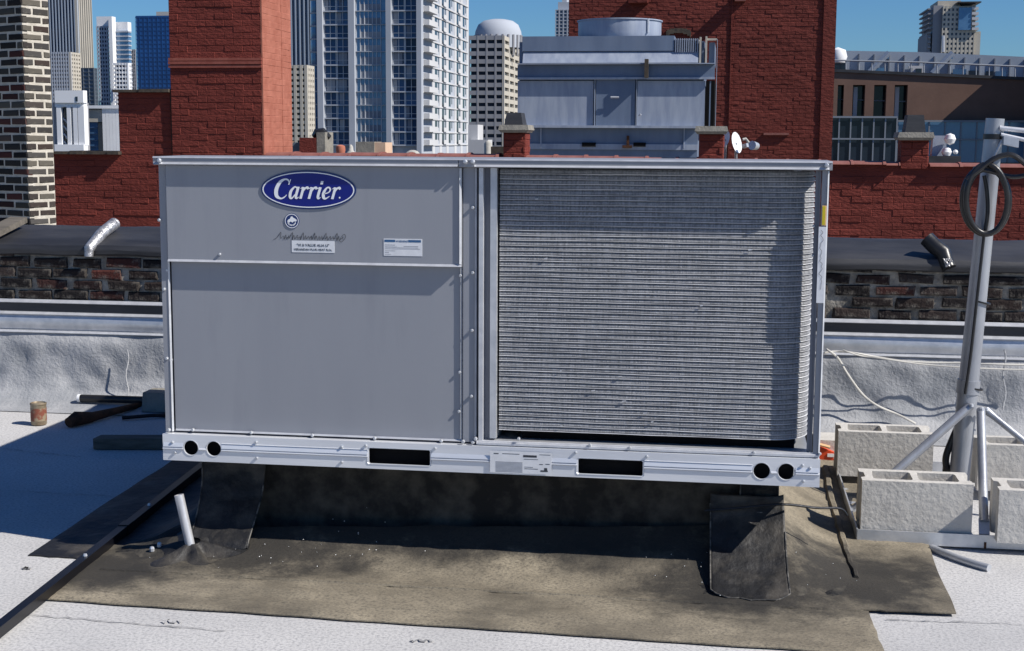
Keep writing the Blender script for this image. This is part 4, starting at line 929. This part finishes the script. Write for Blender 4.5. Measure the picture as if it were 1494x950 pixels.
b = MB(); tb(b, 1028.4, 1043, 118, 184, TY+.18, 1.8); b.build('shadow_opening', M_BLACK, ct)
b = MB(); tb(b, 1034, 1037.5, 118, 184, TY-.02, .08); b.build('corner_post', M_BLUEST, ct)
b = MB(); tb(b, 940, 946, 86, 113, TY-.20, .10); b.build('bracket', M_STEELRST, ct)
c0 = at(904, 51, TY+.85); rx = (at(964, 40, TY+.85).x-at(843, 40, TY+.85).x)/2; hz = at(904, 31, TY+.85).z-c0.z
b = MB(); b.lathe([(rx*.97, -.06), (rx, 0), (rx, hz*.92), (rx*1.03, hz*.92), (rx*1.03, hz), (rx*.97, hz), (rx*.95, 0)], tuple(c0), 40); b.build('fan_ring', M_BLUESTL, ct, True)
b = MB(); b.tube([c0+Vector((rx*.72, -rx*.72, 0)), c0+Vector((rx*.72, -rx*.72, hz))], .018, 6); b.build('fan_strap', M_LIP, ct)
b = MB(); tb(b, 765, 1018, 186.5, 230, TY-.02, 2.0); b.build('support_beam', M_BLUEST, ct)
b = MB(); tb(b, 762, 1020, 183.6, 186.2, TY-.14, .3); tb(b, 765, 1018, 211, 217.5, TY-.05, .03); tb(b, 788, 790, 187, 216, TY-.06, .04); tb(b, 997, 999, 187, 216, TY-.06, .04); b.build('beam_flange', M_BLUESTL, ct)
for x0, x1 in ((849, 869), (924, 942)):
    b = MB(); tb(b, x0, x1, 208, 214, TY-.07, .05, 0); b.build('bolt_plate', M_BLACK, ct)
b = MB(); tb(b, 914, 918, 198, 216, TY-.09, .03); tb(b, 908, 922, 212, 216, TY-.10, .03); b.build('anchor', M_RUST, ct)
# satellite dishes
def dish(px, py, w_, h_, Y, rz, label):
    c_ = at(px, py, Y); t = thing('satellite_dish', label, 'satellite dish', (c_.x, Y+.1, c_.z-.25), 'white satellite dishes'); rad = h_*Y_s(Y)
    mb = MB(); n = 18; vs = []; ax = Vector((math.sin(rz), -math.cos(rz), .25)).normalized(); u1 = ax.cross(Vector((0, 0, 1))).normalized(); u2 = u1.cross(ax)
    for j, f in enumerate((0.001, .35, .7, 1)):
        for k in range(n): vs.append(c_ + (u1*math.cos(2*math.pi*k/n)*.8+u2*math.sin(2*math.pi*k/n))*rad*f - ax*(.12*rad*(1-f*f)))
    mb.add(vs, [(j*n+k, j*n+(k+1) % n, (j+1)*n+(k+1) % n, (j+1)*n+k) for j in range(3) for k in range(n)])
    mb.build('reflector', M_WHITE, t, True)
    mb = MB(); mb.tube([c_-ax*.12*rad, c_+Vector((0, .12, -.25))], .014, 8); mb.build('dish_arm', M_GALV, t)
    mb = MB(); mb.obox(c_+ax*rad*.8-u2*rad*.5, u1*.02, u2*.02, ax*.03); mb.build('feed_horn', M_GALV, t)
def Y_s(Y): return (Y-CAM.y)/F_PX
dish(1075, 208, 15, 15.5, 10.6, R(58), 'white satellite dish turned to the right, in front of the tall red wall')
dish(1058, 203, 10, 12, 10.5, R(-50), 'smaller white dish half hidden behind the bare capped pier')
p = at(1097, 212, 11); t = thing('floodlight', 'small grey floodlight on the red wall right of the dish', 'floodlight', p)
s = MB(); s.tube([p+Vector((0, -.06, 0)), p+Vector((.05, .02, -.01))], [.05, .04], 12); s.build('lamp_head', M_GALV, t, True)
s = MB(); s.tube([p+Vector((-.03, 0, .02)), p+Vector((-.07, -.02, .07)), p+Vector((-.10, -.03, .06))], .016, 8); s.build('lamp_arm', M_STONE, t)

# ------------------------------------------------------------------ tall red wall behind the cooling tower
bw = thing('red_building', 'tall windowless red brick building behind the cooling tower', 'building', (1.3, 24, -16))
BY = 22.0; bx0, bx1 = at(829, 100, BY).x, at(1217, 100, BY).x
b = MB(); b.box(bx0, bx1, BY, BY+10, -16, 5.6); b.build('wall_body', M_RED2, bw)
b = MB(); skin(b, Vector((bx0, BY, 1.0)), X, NY, bx1-bx0, 3.9, .075, .22, .006, .005, .004); b.build('brick_face', M_RED2, bw, False, 'stuff')
b = MB(); x = at(1199, 100, BY).x; b.box(x, bx1+.005, BY-.035, BY+.01, 1, 5.6); b.build('corner_strip', M_RED2, bw)
b = MB(); x = at(1066, 100, BY).x; b.box(x-.012, x+.012, BY-.03, BY+.01, 1, 5.6); b.build('downpipe', M_RED2, bw)
def ledge(px0, px1, py0, py1, m_=M_RED2, nm='ledge', out=.1):
    a, c_ = at(px0, py1, BY), at(px1, py0, BY); mb = MB(); mb.box(a.x, c_.x, BY-out, BY+.01, a.z, c_.z); mb.build(nm, m_, bw)
ledge(918, 946, -2, 6, M_RED2, 'ledge', .28); ledge(1072, 1088, -6, 3, M_TILE, 'ledge', .22); ledge(1114, 1151, 194, 197, M_TILE, 'ledge', .06)
a = MB(); 
for k in range(9):
    an = math.pi*k/8; p = at(990+18*math.cos(an), 51-7*math.sin(an), BY)
    q2 = at(990+18*math.cos(an+math.pi/8), 51-7*math.sin(an+math.pi/8), BY)
    if k < 8: a.prism([(min(p.x, q2.x), min(p.z, q2.z)-.05), (max(p.x, q2.x), min(p.z, q2.z)-.05), (max(p.x, q2.x), max(p.z, q2.z)+.03), (min(p.x, q2.x), max(p.z, q2.z)+.03)], 'y', BY-.05-.002*k, BY+.01)
a.build('brick_arch', M_STEELRST, bw)

# ------------------------------------------------------------------ brown building with ribbon glass at the right
NY_ = 60.0
bb2 = thing('brown_building', 'long brown brick building with slot windows and glass below at right', 'building', at(1350, 200, NY_)*1.0)
def ztl(px, py, Y=NY_): return at(px, py, Y)
x0, x1 = ztl(1190, 110).x, ztl(1600, 110).x
zr0, zr1 = ztl(1213, 105).z, ztl(1494, 117).z
slope = (zr1-zr0)/(ztl(1494, 117).x-ztl(1213, 105).x)
xa = ztl(1213, 105).x
zr = lambda x: zr0+slope*(x-xa)
zg = lambda x: ztl(1213, 170).z + (ztl(1494, 180).z-ztl(1213, 170).z)*(x-xa)/(ztl(1494, 180).x-xa)
# wall pierced by slot windows: built as piers and a band over them
wins = [(1222, 1231, 124, 167), (1244, 1262, 124, 168), (1275, 1293, 124, 169), (1305, 1324, 125, 170)]
b = MB(); cuts = []
for a0, a1, t0, t1 in wins: cuts.append((ztl(a0, 140).x, ztl(a1, 140).x))
zt = ztl(1250, 124).z
xs = [x0]+[v for c_ in cuts for v in c_]+[x1]
for i in range(0, len(xs), 2): b.prism([(xs[i], zg(xs[i])), (xs[i+1], zg(xs[i+1])), (xs[i+1], zt), (xs[i], zt)], 'y', NY_, NY_+1)
b.prism([(x0, zt), (x1, zt), (x1, zr(x1)), (x0, zr(x0))], 'y', NY_, NY_+1)
b.build('wall', M_BROWN, bb2)
b = MB(); b.box(x0, x1, NY_+1.01, NY_+9, -16, min(zr(x0), zr(x1))-.05); b.build('building_core', M_BROWN, bb2)
b = MB(); b.prism([(x0, zr(x0)+.005), (x1, zr(x1)+.005), (x1, zr(x1)+.13), (x0, zr(x0)+.13)], 'y', NY_-.08, NY_+.3); b.build('roof_edge', M_COPE, bb2)
b = MB(); b.box(15.35, 32, 54, 59.4, -16, ztl(1460, 116).z+15.35-ztl(1460, 116).x+.35); b.build('unseen_shadow_block', M_BROWN, bb2)  # unseen block added right of the view to cast the diagonal wall shadow
for i, (a0, a1, t0, t1) in enumerate(wins):
    xa_, xb_ = cuts[i]; mb = MB(); mb.box(xa_, xb_, NY_+.75, NY_+.80, zg(xa_)-.02, zt); wn = mb.build('window', M_GLASSD, bb2)
    mb = MB(); mb.box(xa_, xa_+.05, NY_+.55, NY_+.745, zg(xa_), zt); mb.box(xa_, xb_, NY_+.55, NY_+.74, zg(xa_)+.75, zg(xa_)+.80); mb.build('window_frame', M_FRAME, wn)
    if i in (1, 3): mb = MB(); mb.box(xa_+.06, xa_+.24, NY_+.35, NY_+.70, zg(xa_), zt-.08); mb.build('window_blind', M_WHITEC, wn)
def glazed(px0, px1, n, mat, Y, nm):
    a, c_ = ztl(px0, 172, Y).x, ztl(px1, 172, Y).x; w_ = (c_-a)/n
    zt_ = zg((a+c_)/2)-.03; zb_ = ztl(1300, 236, Y).z; zm = ztl(1300, 203, Y).z
    for k in range(n):
        for (z0, z1) in ((zb_, zm-.03), (zm+.03, zt_)):
            mb = MB(); mb.box(a+k*w_+.03, a+(k+1)*w_-.03, Y, Y+.05, z0, z1); mb.build('pane', mat, bb2)
    mb = MB()
    for k in range(n+1): mb.box(a+k*w_-.03, a+k*w_+.03, Y-.05, Y+.06, zb_, zt_)
    mb.box(a, c_, Y-.09, Y-.055, zm-.035, zm+.035); mb.box(a, c_, Y-.10, Y-.055, zt_-.01, zt_+.07)
    mb.build(nm, M_FRAME, bb2)
    mb = MB(); mb.box(a, c_, Y+.3, Y+.5, zb_-1, zt_); mb.build('room_behind', M_BLACK if mat is M_GLASSD else M_SLATE, bb2)
glazed(1208, 1309, 6, M_GLASSD, NY_-1.2, 'window_frame'); glazed(1310, 1520, 9, M_GLASSB, NY_-.4, 'window_frame')
# the unseen block far right was added so its shadow falls on the wall
t = thing('roof_ventilator', 'white ventilator with round hoods on the sill before the blue glass', 'ventilator', at(1378, 232, 24))
s = MB(); a, c_ = at(1357, 232, 24), at(1385, 198, 24); s.frustum(a.x, c_.x, 24, 24.35, a.z-.6, c_.z, .05); s.build('ventilator_box', M_BLUESTL, t)
for (px, py, r_) in ((1386, 203, .115), (1381, 222, .10), (1394, 222, .05)):
    p = at(px, py, 23.9); s = MB(); s.lathe([(0, r_), (r_*.7, r_*.7), (r_, 0), (r_*.7, -r_*.7), (0, -r_)], tuple(p), 14); s.build('vent_hood', M_WHITE, t, True)
s = MB(); tb(s, 1355, 1402, 228, 240, 23.8, .5); s.build('ventilator_base', M_COPE, t)
mr = thing('metal_roof_building', 'long pale metal clad roof storey above the brown building', 'building', at(1350, 100, 72))
b = MB(); a, c_ = at(1216, 112, 72), at(1560, 76, 72)
pts = [at(1216, 84, 72), at(1232, 74, 72), at(1340, 76, 72), at(1560, 86, 72)]
b.prism([(a.x-2, -16), (at(1560, 112, 72).x, -16)]+[(p.x, p.z) for p in pts[::-1]]+[(a.x-2, pts[0].z)], 'y', 72, 84); b.build('cladding', M_ROOFMET, mr)
b = MB()
for k in range(14):
    b = MB(); px = 1232+k*22; p = at(px, 76+(px-1232)*.035, 71.9); b.box(p.x-.03, p.x+.03, 71.88, 72.0, at(px, 114, 72).z, p.z-.05); b.build('seam', M_FRAME, mr)
for px in (1297, 1390):
    a, c_ = at(px, 77, 71.5), at(px-30, 107, 71.5); s = MB(); s.tube([a, c_], .16, 6); s.build('roof_strut', M_STRIPE, mr)
    s = MB(); s.add([at(px, 78, 71.7), at(px-10, 86, 71.7), at(px, 86, 71.7), at(px, 78, 71.8), at(px-10, 86, 71.8), at(px, 86, 71.8)], [(0, 1, 2), (3, 5, 4), (0, 1, 4, 3), (1, 2, 5, 4), (2, 0, 3, 5)]); s.build('gusset', M_GLASSB, mr)
for (px0, px1, py0, py1, mt) in ((1275, 1292, 99, 105, M_GLASSB), (1390, 1410, 101, 112, M_GLASSB), (1413, 1427, 103, 112, M_GLASSD), (1438, 1450, 104, 112, M_GLASSD), (1452, 1468, 104, 112, M_GLASSB), (1326, 1347, 96, 108, M_WHITEC), (1217, 1234, 91, 105, M_GLASSD), (1328, 1331, 99, 107, M_GLASSD), (1336, 1345, 100, 107, M_GLASSD)):
    s = MB(); tb(s, px0, px1, py0, py1, 71.85 if mt is not M_GLASSD else 71.8, .1); s.build('window', mt, mr)
b = MB()
for z_ in (88,): b.tube([at(1213, z_, 70), at(1340, z_+3, 70), at(1560, z_+12, 70)], .045, 5)
for k in range(16): px = 1215+k*19; b.tube([at(px, 88+(px-1213)*.03, 70), at(px, 110+(px-1213)*.03, 70)], .03, 4)
b.build('railing', M_FRAME, mr, False, 'stuff')
p = at(1222, 83, 71); s = MB(); s.lathe([(0, .5), (.4, .35), (.5, 0), (.4, -.3)], tuple(p), 14); s.build('roof_dome', M_WHITE, mr, True)
s = MB(); a = at(1376, 78, 70.5); s.tube([at(1376, 76, 70.5), at(1376, 52, 70.5)], .07, 6); s.build('flue', M_LIP, mr)

# ------------------------------------------------------------------ downtown
GZ = -16.0
def grid_tower(name, label, px0, px1, pytop, Y, dep, glass, wall, nc, rows_px, pier_f=.3, band_f=.35, nside=6, fr=.25, cap=None, off=.4, parts=True, cat='tower', side_wall=None):
    """glass core wrapped in real piers and floor bands on the front and on the sunlit right side"""
    a, c_ = at(px0, pytop, Y), at(px1, pytop, Y); X0, X1, ZT = a.x, c_.x, a.z
    fl = rows_px*(Y-CAM.y)/F_PX
    dep = (Y-CAM.y)*(1061.0-px1)/(1061.0-dep) - (Y-CAM.y) if px1 < 1000 else dep   # side face as wide as it shows
    nside = nside if dep > 1 else 0
    t = thing(name, label, cat, ((X0+X1)/2, Y+dep/2, GZ))
    b = MB(); b.box(X0+off, X1-off, Y+off, Y+dep, GZ, ZT-.3); b.build('glazing', glass, t)
    w_ = (X1-X0)/nc; p = MB()
    if pier_f > 0:
        for k in range(nc+1): cx_ = X0+k*w_; hw = w_*pier_f/2; p.box(max(X0, cx_-hw), min(X1, cx_+hw), Y, Y+off+.05, GZ, ZT)
        p.build('pier', wall, t, False, 'stuff')
    sw_ = side_wall or wall
    if nside:
        wd = dep/nside; p = MB()
        for k in range(nside+1): cy_ = Y+k*wd; hw = wd*max(pier_f, .2)/2; p.box(X1-off-.05, X1+.003, max(Y+.004, cy_-hw), min(Y+dep, cy_+hw), GZ, ZT-.002)
        p.build('side_pier', sw_, t, False, 'stuff')
    if band_f > 0:
        p = MB(); z = ZT-.0
        while z > -12:
            p.box(X0+.05, X1-.06, Y+.06, Y+off+.1, z-fl*band_f, z-.004); z -= fl
        p.build('floor_band', wall, t, False, 'stuff')
        if nside:
            p = MB(); z = ZT
            while z > -12: p.box(X1-off-.1, X1-.05, Y+.07, Y+dep-.1, z-fl*band_f, z-.006); z -= fl
            p.build('side_band', sw_, t, False, 'stuff')
    b = MB(); b.box(X0+.1, X1-.1, Y+.1, Y+dep-.1, ZT-.28, ZT+(cap or 0)); b.build('roof_slab', wall, t)
    return t, X0, X1, ZT
grid_tower('striped_tower', 'very tall dark tower with pale vertical stripes at far left', 60, 110, -60, 620, 133, M_NAVYT, M_STRIPE, 11, 12, .34, 0, 7, off=1.2, side_wall=M_BEIGE)
grid_tower('gridded_block', 'pale gridded office block below the striped tower', 74, 103, 76, 420, 118, M_TGLASS, M_CONC, 8, 6.0, .45, .5, 4, off=.6, side_wall=M_BEIGE)
grid_tower('navy_block', 'narrow navy glass block between the gridded block and the white tower', 113, 137, 99, 480, 142, M_NAVYT, M_SLATE, 3, 6, .1, .12, 3, off=.3)
t, X0, X1, ZT = grid_tower('white_tower', 'white tower with a glazed right half and blank white crown', 140, 159, 38, 460, 160, M_TGLASS, M_CONC, 5, 6.2, .42, .45, 0, off=.6)
b = MB(); s0, s1 = at(158, 24, 459), at(163, 24, 459); b.box(s0.x, s1.x, 459, 462, GZ, s0.z); b.build('corner_pier', M_WHITEB, t)
b = MB(); s0, s1 = at(163, 45, 462), at(187, 45, 462); b.box(s0.x+.02, s1.x, 462, 464, GZ, s0.z); b.build('glazing', M_GLASSB, t)
b = MB(); zz = s0.z
while zz > 0: b.box(s0.x+.02, s1.x+.2, 461.6, 464.2, zz-.55, zz-.1); zz -= 1.55
b.build('floor_band', M_CONC, t, False, 'stuff')
b = MB(); tb(b, 141, 163, 24, 38.5, 461, 3); tb(b, 163.2, 186, 32, 45.5, 463, 3); b.build('crown', M_WHITEB, t)
grid_tower('banded_slab', 'lower white slab with horizontal window bands before the white tower', 164, 187, 92, 400, 192, M_TGLASS, M_WHITEB, 5, 6.3, .10, .52, 4, off=.5)
grid_tower('blue_tower', 'deep blue glass tower left of the chimney', 197, 262, 25, 430, 280, M_BLUET, M_BLUET, 10, 6.5, .06, .10, 0, off=.2, cap=.4)
s = MB(); tb(s, 228, 246, 17, 24, 440, 12); single('roof_penthouse', s, M_BEIGE, 'beige plant room on the blue glass tower roof', 'plant room', at(237, 24, 440))
grid_tower('grey_slab', 'thin grey slab tower just left of the blue tower', 189, 197, 72, 640, 200, M_NAVYT, M_GREYC, 3, 5, .4, .4, 0, off=.5)
# near white modern buildings
t = thing('white_block', 'white modern block with columns and an arched dark bay', 'building', at(103, 220, 180))
MYY = 180
b = MB(); tb(b, 80, 122, 150, 232, MYY+1.0, 1.5, 14); b.build('block_body', M_GREYC, t)
b = MB(); tb(b, 80, 121, 132, 150, MYY-.2, 1.2); b.build('upper_storey', M_WHITEB, t)
for x0_, x1_ in ((84, 88.5), (99, 102.5), (108, 112), (115, 122)):
    b = MB(); tb(b, x0_, x1_, 155, 212, MYY, 1.2); b.build('column', M_WHITEB, t)
b = MB(); tb(b, 80, 122, 211, 226, MYY-.3, 1.3, 10); tb(b, 80, 122, 150.3, 156, MYY+.2, 1); b.build('plinth', M_WHITEB, t)
b = MB(); tb(b, 89.5, 98.5, 158, 210, MYY+.6, .3); bay = b.build('window', M_GLASSD, t)
for k in range(4):
    pts = [at(89.5+9*u, 172+k*11+8*(u*u), MYY+.5) for u in (0, .3, .6, .85, 1)]; b = MB(); b.tube(pts, .12, 5); b.build('curved_rib', M_STRIPE, bay)
b = MB(); tb(b, 110, 113, 141, 148, MYY-.25, .1); b.build('window', M_GLASSD, t)
t = thing('finned_building', 'white building with vertical fins and a blue glass bay', 'building', at(150, 220, 185))
b = MB(); tb(b, 122, 182, 158, 232, 186, 8, 14); b.build('building_body', M_GREYC, t)
b = MB(); tb(b, 124, 150, 160, 178, 185.2, 1); b.build('upper_panel', M_BEIGE, t)
b = MB(); tb(b, 124, 142, 178, 224, 185.4, .5, 10); gl = b.build('glass_bay', M_GLASSB, t)
for k in range(4): b = MB(); tb(b, 124, 142, 186+k*9, 187.3+k*9, 185.25, .2); b.build('mullion', M_NAVYT, gl)
b = MB(); tb(b, 142.5, 150, 180, 224, 185.5, .5, 10); b.build('window', M_CEM, t)
for k in range(6): b = MB(); x_ = 151+k*4.8; tb(b, x_, x_+2.8, 158, 226, 185, 1.1, 10); b.build('fin', M_WHITEB, t)
b = MB(); tb(b, 120, 182, 154, 158.3, 184.8, 4); b.build('parapet_band', M_WHITEB, t)

# right of the chimney
grid_tower('dark_striped_tower', 'dark striped tower between the chimney and the glass tower', 405, 455, -40, 560, 459, M_NAVYT, M_STRIPE, 8, 12, .30, 0, 4, off=1.0)
grid_tower('beige_block', 'beige block with rows of small windows beside the chimney', 412, 448, 95, 250, 459, M_GLASSD, M_BEIGE, 4, 8.2, .42, .55, 4, off=.5)

# main glass tower with balcony flank
TY2 = 300.0; ppm = F_PX/(TY2-CAM.y); FL = 19.55/ppm
tw = thing('apartment_tower', 'tall apartment tower of glass bays and white balconied flank', 'tower', (at(537, 200, TY2).x, TY2+15, GZ))
def txp(px): return at(px, 110, TY2).x
rw_ = wloc(tw)
Z0 = at(537, 211.5, TY2).z-2*FL; NF = 16
b = MB(); b.box(txp(463), txp(613), TY2+1.4, TY2+58, GZ, Z0+NF*FL); b.build('tower_core', M_CONC, tw)
for x0_, x1_ in ((464, 472.2), (509.5, 518.3), (564, 571.5), (608.5, 615.5)):
    b = MB(); b.box(txp(x0_), txp(x1_), TY2-.6, TY2+1.5, GZ, Z0+NF*FL+.6); b.build('pier', M_CONC, tw)
b = MB()
for k in range(NF+1):
    z = Z0+k*FL; b.box(txp(472.3), txp(509.4), TY2+.1, TY2+1.45, z-.17, z+.12); b.box(txp(571.6), txp(608.4), TY2+.1, TY2+1.45, z-.17, z+.12); b.box(txp(518.4), txp(563.9), TY2+.3, TY2+1.45, z-.10, z+.06)
b.build('floor_slab', M_CONC, tw, False, 'stuff')
def win_meshes(w_, h_, n, sill):
    g_ = MB(); g_.box(0, w_, .30, .36, 0, h_); f = MB()
    f.box(0, .14, 0, .29, 0, h_); f.box(w_-.14, w_, 0, .29, 0, h_)
    for k in range(1, n): f.box(w_*k/n-.05, w_*k/n+.05, .08, .29, 0, h_)
    if sill: f.box(.14, w_-.14, .10, .29, h_*.34, h_*.34+.09)
    return g_.mesh('window', M_TGLASS), f.mesh('window_frame', M_FRAMEW)
def put_win(ms, x, y, z, cur=None):
    o = link('window', ms[0], tw, Vector((x, y, z))-rw_); link('window_frame', ms[1], o)
    if cur: 
        q = link('curtain', cur, o); q.scale.x = random.choice((.35, .5, .9)); q.location.x = random.uniform(.1, .5)
hw_ = FL-.30
wA = win_meshes(txp(490)-txp(472.6), hw_, 2, True); wB = win_meshes(txp(520.5)-txp(503.2), hw_, 2, True)
cw = MB(); cw.box(0, 2.2, .22, .28, .1, hw_*.96); CURM = cw.mesh('curtain', M_CURT)
for k in range(2, 14):
    z = Z0+k*FL+.125
    for px in (472.6, 490.8, 572.0, 590.2):
        put_win(wA, txp(px), TY2+.6, z, CURM if random.random() < .38 else None)
bw_ = txp(563.6)-txp(518.8); g_ = MB(); f_ = MB(); bl = MB()
g_.box(0, bw_, .30, .36, 0, FL-.17)
for k in range(8): x = bw_*(.0, .13, .27, .40, .53, .66, .80, .985)[k]; f_.box(x, x+.11, .05, .29, 0, FL-.17)
bl.box(bw_*.15, bw_*.79, .20, .27, 0, FL*.52)
mG, mF, mBl = g_.mesh('window', M_GLASSB), f_.mesh('window_frame', M_FRAMEW), bl.mesh('blind', M_CURT)
for k in range(2, 14):
    z = Z0+k*FL+.07; o = link('window', mG, tw, Vector((txp(518.8), TY2+.5, z))-rw_); link('window_frame', mF, o)
    q = link('blind', mBl, o); q.scale.z = random.uniform(.85, 1.1)
# balcony flank on the right side (runs back along y)
XF = txp(614.5); dl = 56.0; nb = 6
b = MB(); b.box(txp(600), XF-1.4, TY2+1.6, TY2+14.2, GZ, Z0+NF*FL); b.box(txp(600), XF-.30, TY2+14.2, TY2+dl, GZ, Z0+NF*FL); b.build('flank_core', M_WHITEC, tw)
yb = [TY2+1.2, TY2+14, TY2+22, TY2+30, TY2+40, TY2+48, TY2+dl]
fp = MB()
for y in yb[1:]: fp.box(XF-1.45, XF-.12, y-1.6, y+1.1, GZ, Z0+NF*FL)
fp.box(XF-1.45, XF-.05, yb[0], yb[0]+1.0, GZ, Z0+NF*FL); fp.build('flank_pier', M_WHITEC, tw, False, 'stuff')
sl = MB()
for k in range(NF+1): z = Z0+k*FL; sl.box(XF-1.45, XF+.05, TY2+1.0, TY2+dl+.3, z-.16, z+.14)
sl.build('flank_slab', M_WHITEC, tw, False, 'stuff')
balm = MB(); balm.box(0, 1.3, 0, 9.5, -.14, .12); balm.box(1.2, 1.3, 0, 9.5, .12, 1.05); balm.box(0, 1.3, 0, .1, .12, 1.05); BALM = balm.mesh('balcony', M_WHITEC)
dkm = MB(); dkm.box(-.06, 0, 0, 8.6, 0, FL-.32); DKM = dkm.mesh('window', M_TGLASS)
smw = MB(); smw.box(-.06, .0, 0, 2.6, .3, FL-.35); smw.box(-.06, 0, 3.6, 4.6, .9, FL-.5); SMW = smw.mesh('window', M_GLASSD)
rim = MB(); rim.box(0, .05, 0, 3.6, .0, 1.0); RIM = rim.mesh('balustrade', M_WHITEC)
for k in range(2, 14):
    z = Z0+k*FL+.15
    link('window', DKM, tw, Vector((XF-1.33, yb[0]+1.6, z))-rw_)
    link('balcony', BALM, tw, Vector((XF+.02, yb[0]+1.2, z))-rw_)
    for j in range(1, nb):
        o = link('window', SMW, tw, Vector((XF-.22, yb[j]+1.4, z))-rw_)
        if j in (2, 4): link('balustrade', RIM, o, Vector((.5, 0, 0)))
s = MB()
sc = thing('glass_cylinder', 'narrow stack of curved blue bays at the left edge of the glass tower', 'tower', at(460, 220, 312))
for k in range(0, 13):
    p = at(460, 211.5-k*19.0+2, 312); b = MB(); b.lathe([(.0, -.2), (1.0, -.2), (1.05, .1), (1.0, 1.5), (1.0, 2.5)], (p.x, 312, p.z-2), 14); b.build('bay', M_GLASSB, sc, True)
    b = MB(); b.lathe([(1.02, 2.45), (1.2, 2.5), (1.2, 2.75), (0, 2.78)], (p.x, 312, p.z-2), 14); b.build('bay_slab', M_WHITEC, sc)
b = MB(); b.box(at(456, 100, 313).x, at(465, 100, 313).x, 313, 318, GZ, 30); b.build('bay_core', M_NAVYT, sc)

t, X0, X1, ZT = grid_tower('domed_tower', 'grey beige tower with a rounded pale crown behind the balcony flank', 684, 736, 52, 420, 758, M_GLASSD, M_GREYC, 4, 11.3, .2, .55, 3, off=.6, side_wall=M_BEIGE)
cx_ = (at(688, 50, 430).x+at(757, 50, 430).x)/2; rr_ = (at(757, 50, 430).x-at(688, 50, 430).x)/2; zc = at(720, 52, 430).z
b = MB(); b.lathe([(rr_*1.0, -2), (rr_*1.0, 1.4), (rr_*.97, 3.2), (rr_*.85, 5.2), (rr_*.62, 6.4), (rr_*.3, 6.9), (0, 6.9)], (cx_, 436, zc-1.5), 28); b.build('crown', M_CONC, t, True)
b = MB()
for k in range(14): an = math.pi*(1+k/13); b.tube([(cx_+rr_*1.01*math.cos(an), 436+rr_*1.01*math.sin(an), zc-6), (cx_+rr_*1.01*math.cos(an), 436+rr_*1.01*math.sin(an), zc+.4)], .35, 5)
b.build('crown_rib', M_GREYC, t, False, 'stuff')
t, X0, X1, ZT = grid_tower('slender_tower', 'slender pale tower seen against the sky beside the red building', 810, 834, 14, 700, 838, M_NAVYT, M_CONC, 4, 5, .30, .25, 0, off=.5)
b = MB(); tb(b, 814, 830, 3, 14, 702, 20); tb(b, 820, 827, -6, 3, 703, 15); b.build('crown', M_CONC, t)
# stepped tower at the right
t, X0, X1, ZT = grid_tower('stepped_tower', 'stepped beige and glass tower rising at the far right', 1376, 1424, 9, 640, 34, M_NAVYT, M_BEIGE, 8, 6.6, .5, .5, 0, off=.7)
b = MB(); tb(b, 1357, 1377, 8, 130, 642, 36, 20); b.build('side_shaft', M_GREYC, t)
b = MB(); 
for k in range(14): tb(b, 1354, 1358, 12+k*7, 14+k*7, 641.5, 30)
b.build('balcony', M_GREYC, t, False, 'stuff')
b = MB(); tb(b, 1398, 1418, 11, 44, 639, 2); b.build('glazing', M_GLASSB, t)
b = MB()
for k in range(5): tb(b, 1418, 1428, 10+k*7.5, 14+k*7.5, 638.6, 20)
b.build('balcony', M_WHITEC, t, False, 'stuff')
b = MB(); tb(b, 1417, 1431, 46, 130, 641, 30, 20); b.build('side_shaft', M_BEIGE, t)
b = MB(); tb(b, 1349, 1358, 50, 130, 643, 30, 20); b.build('side_shaft', M_GREYC, t)
b = MB(); tb(b, 1368, 1402, 1, 9, 645, 24); b.build('crown', M_BEIGE, t)
b = MB(); tb(b, 1398, 1432, 2, 4, 637, 30); tb(b, 1404, 1424, 4, 6, 640, 26); b.build('roof_canopy', M_COPE, t)
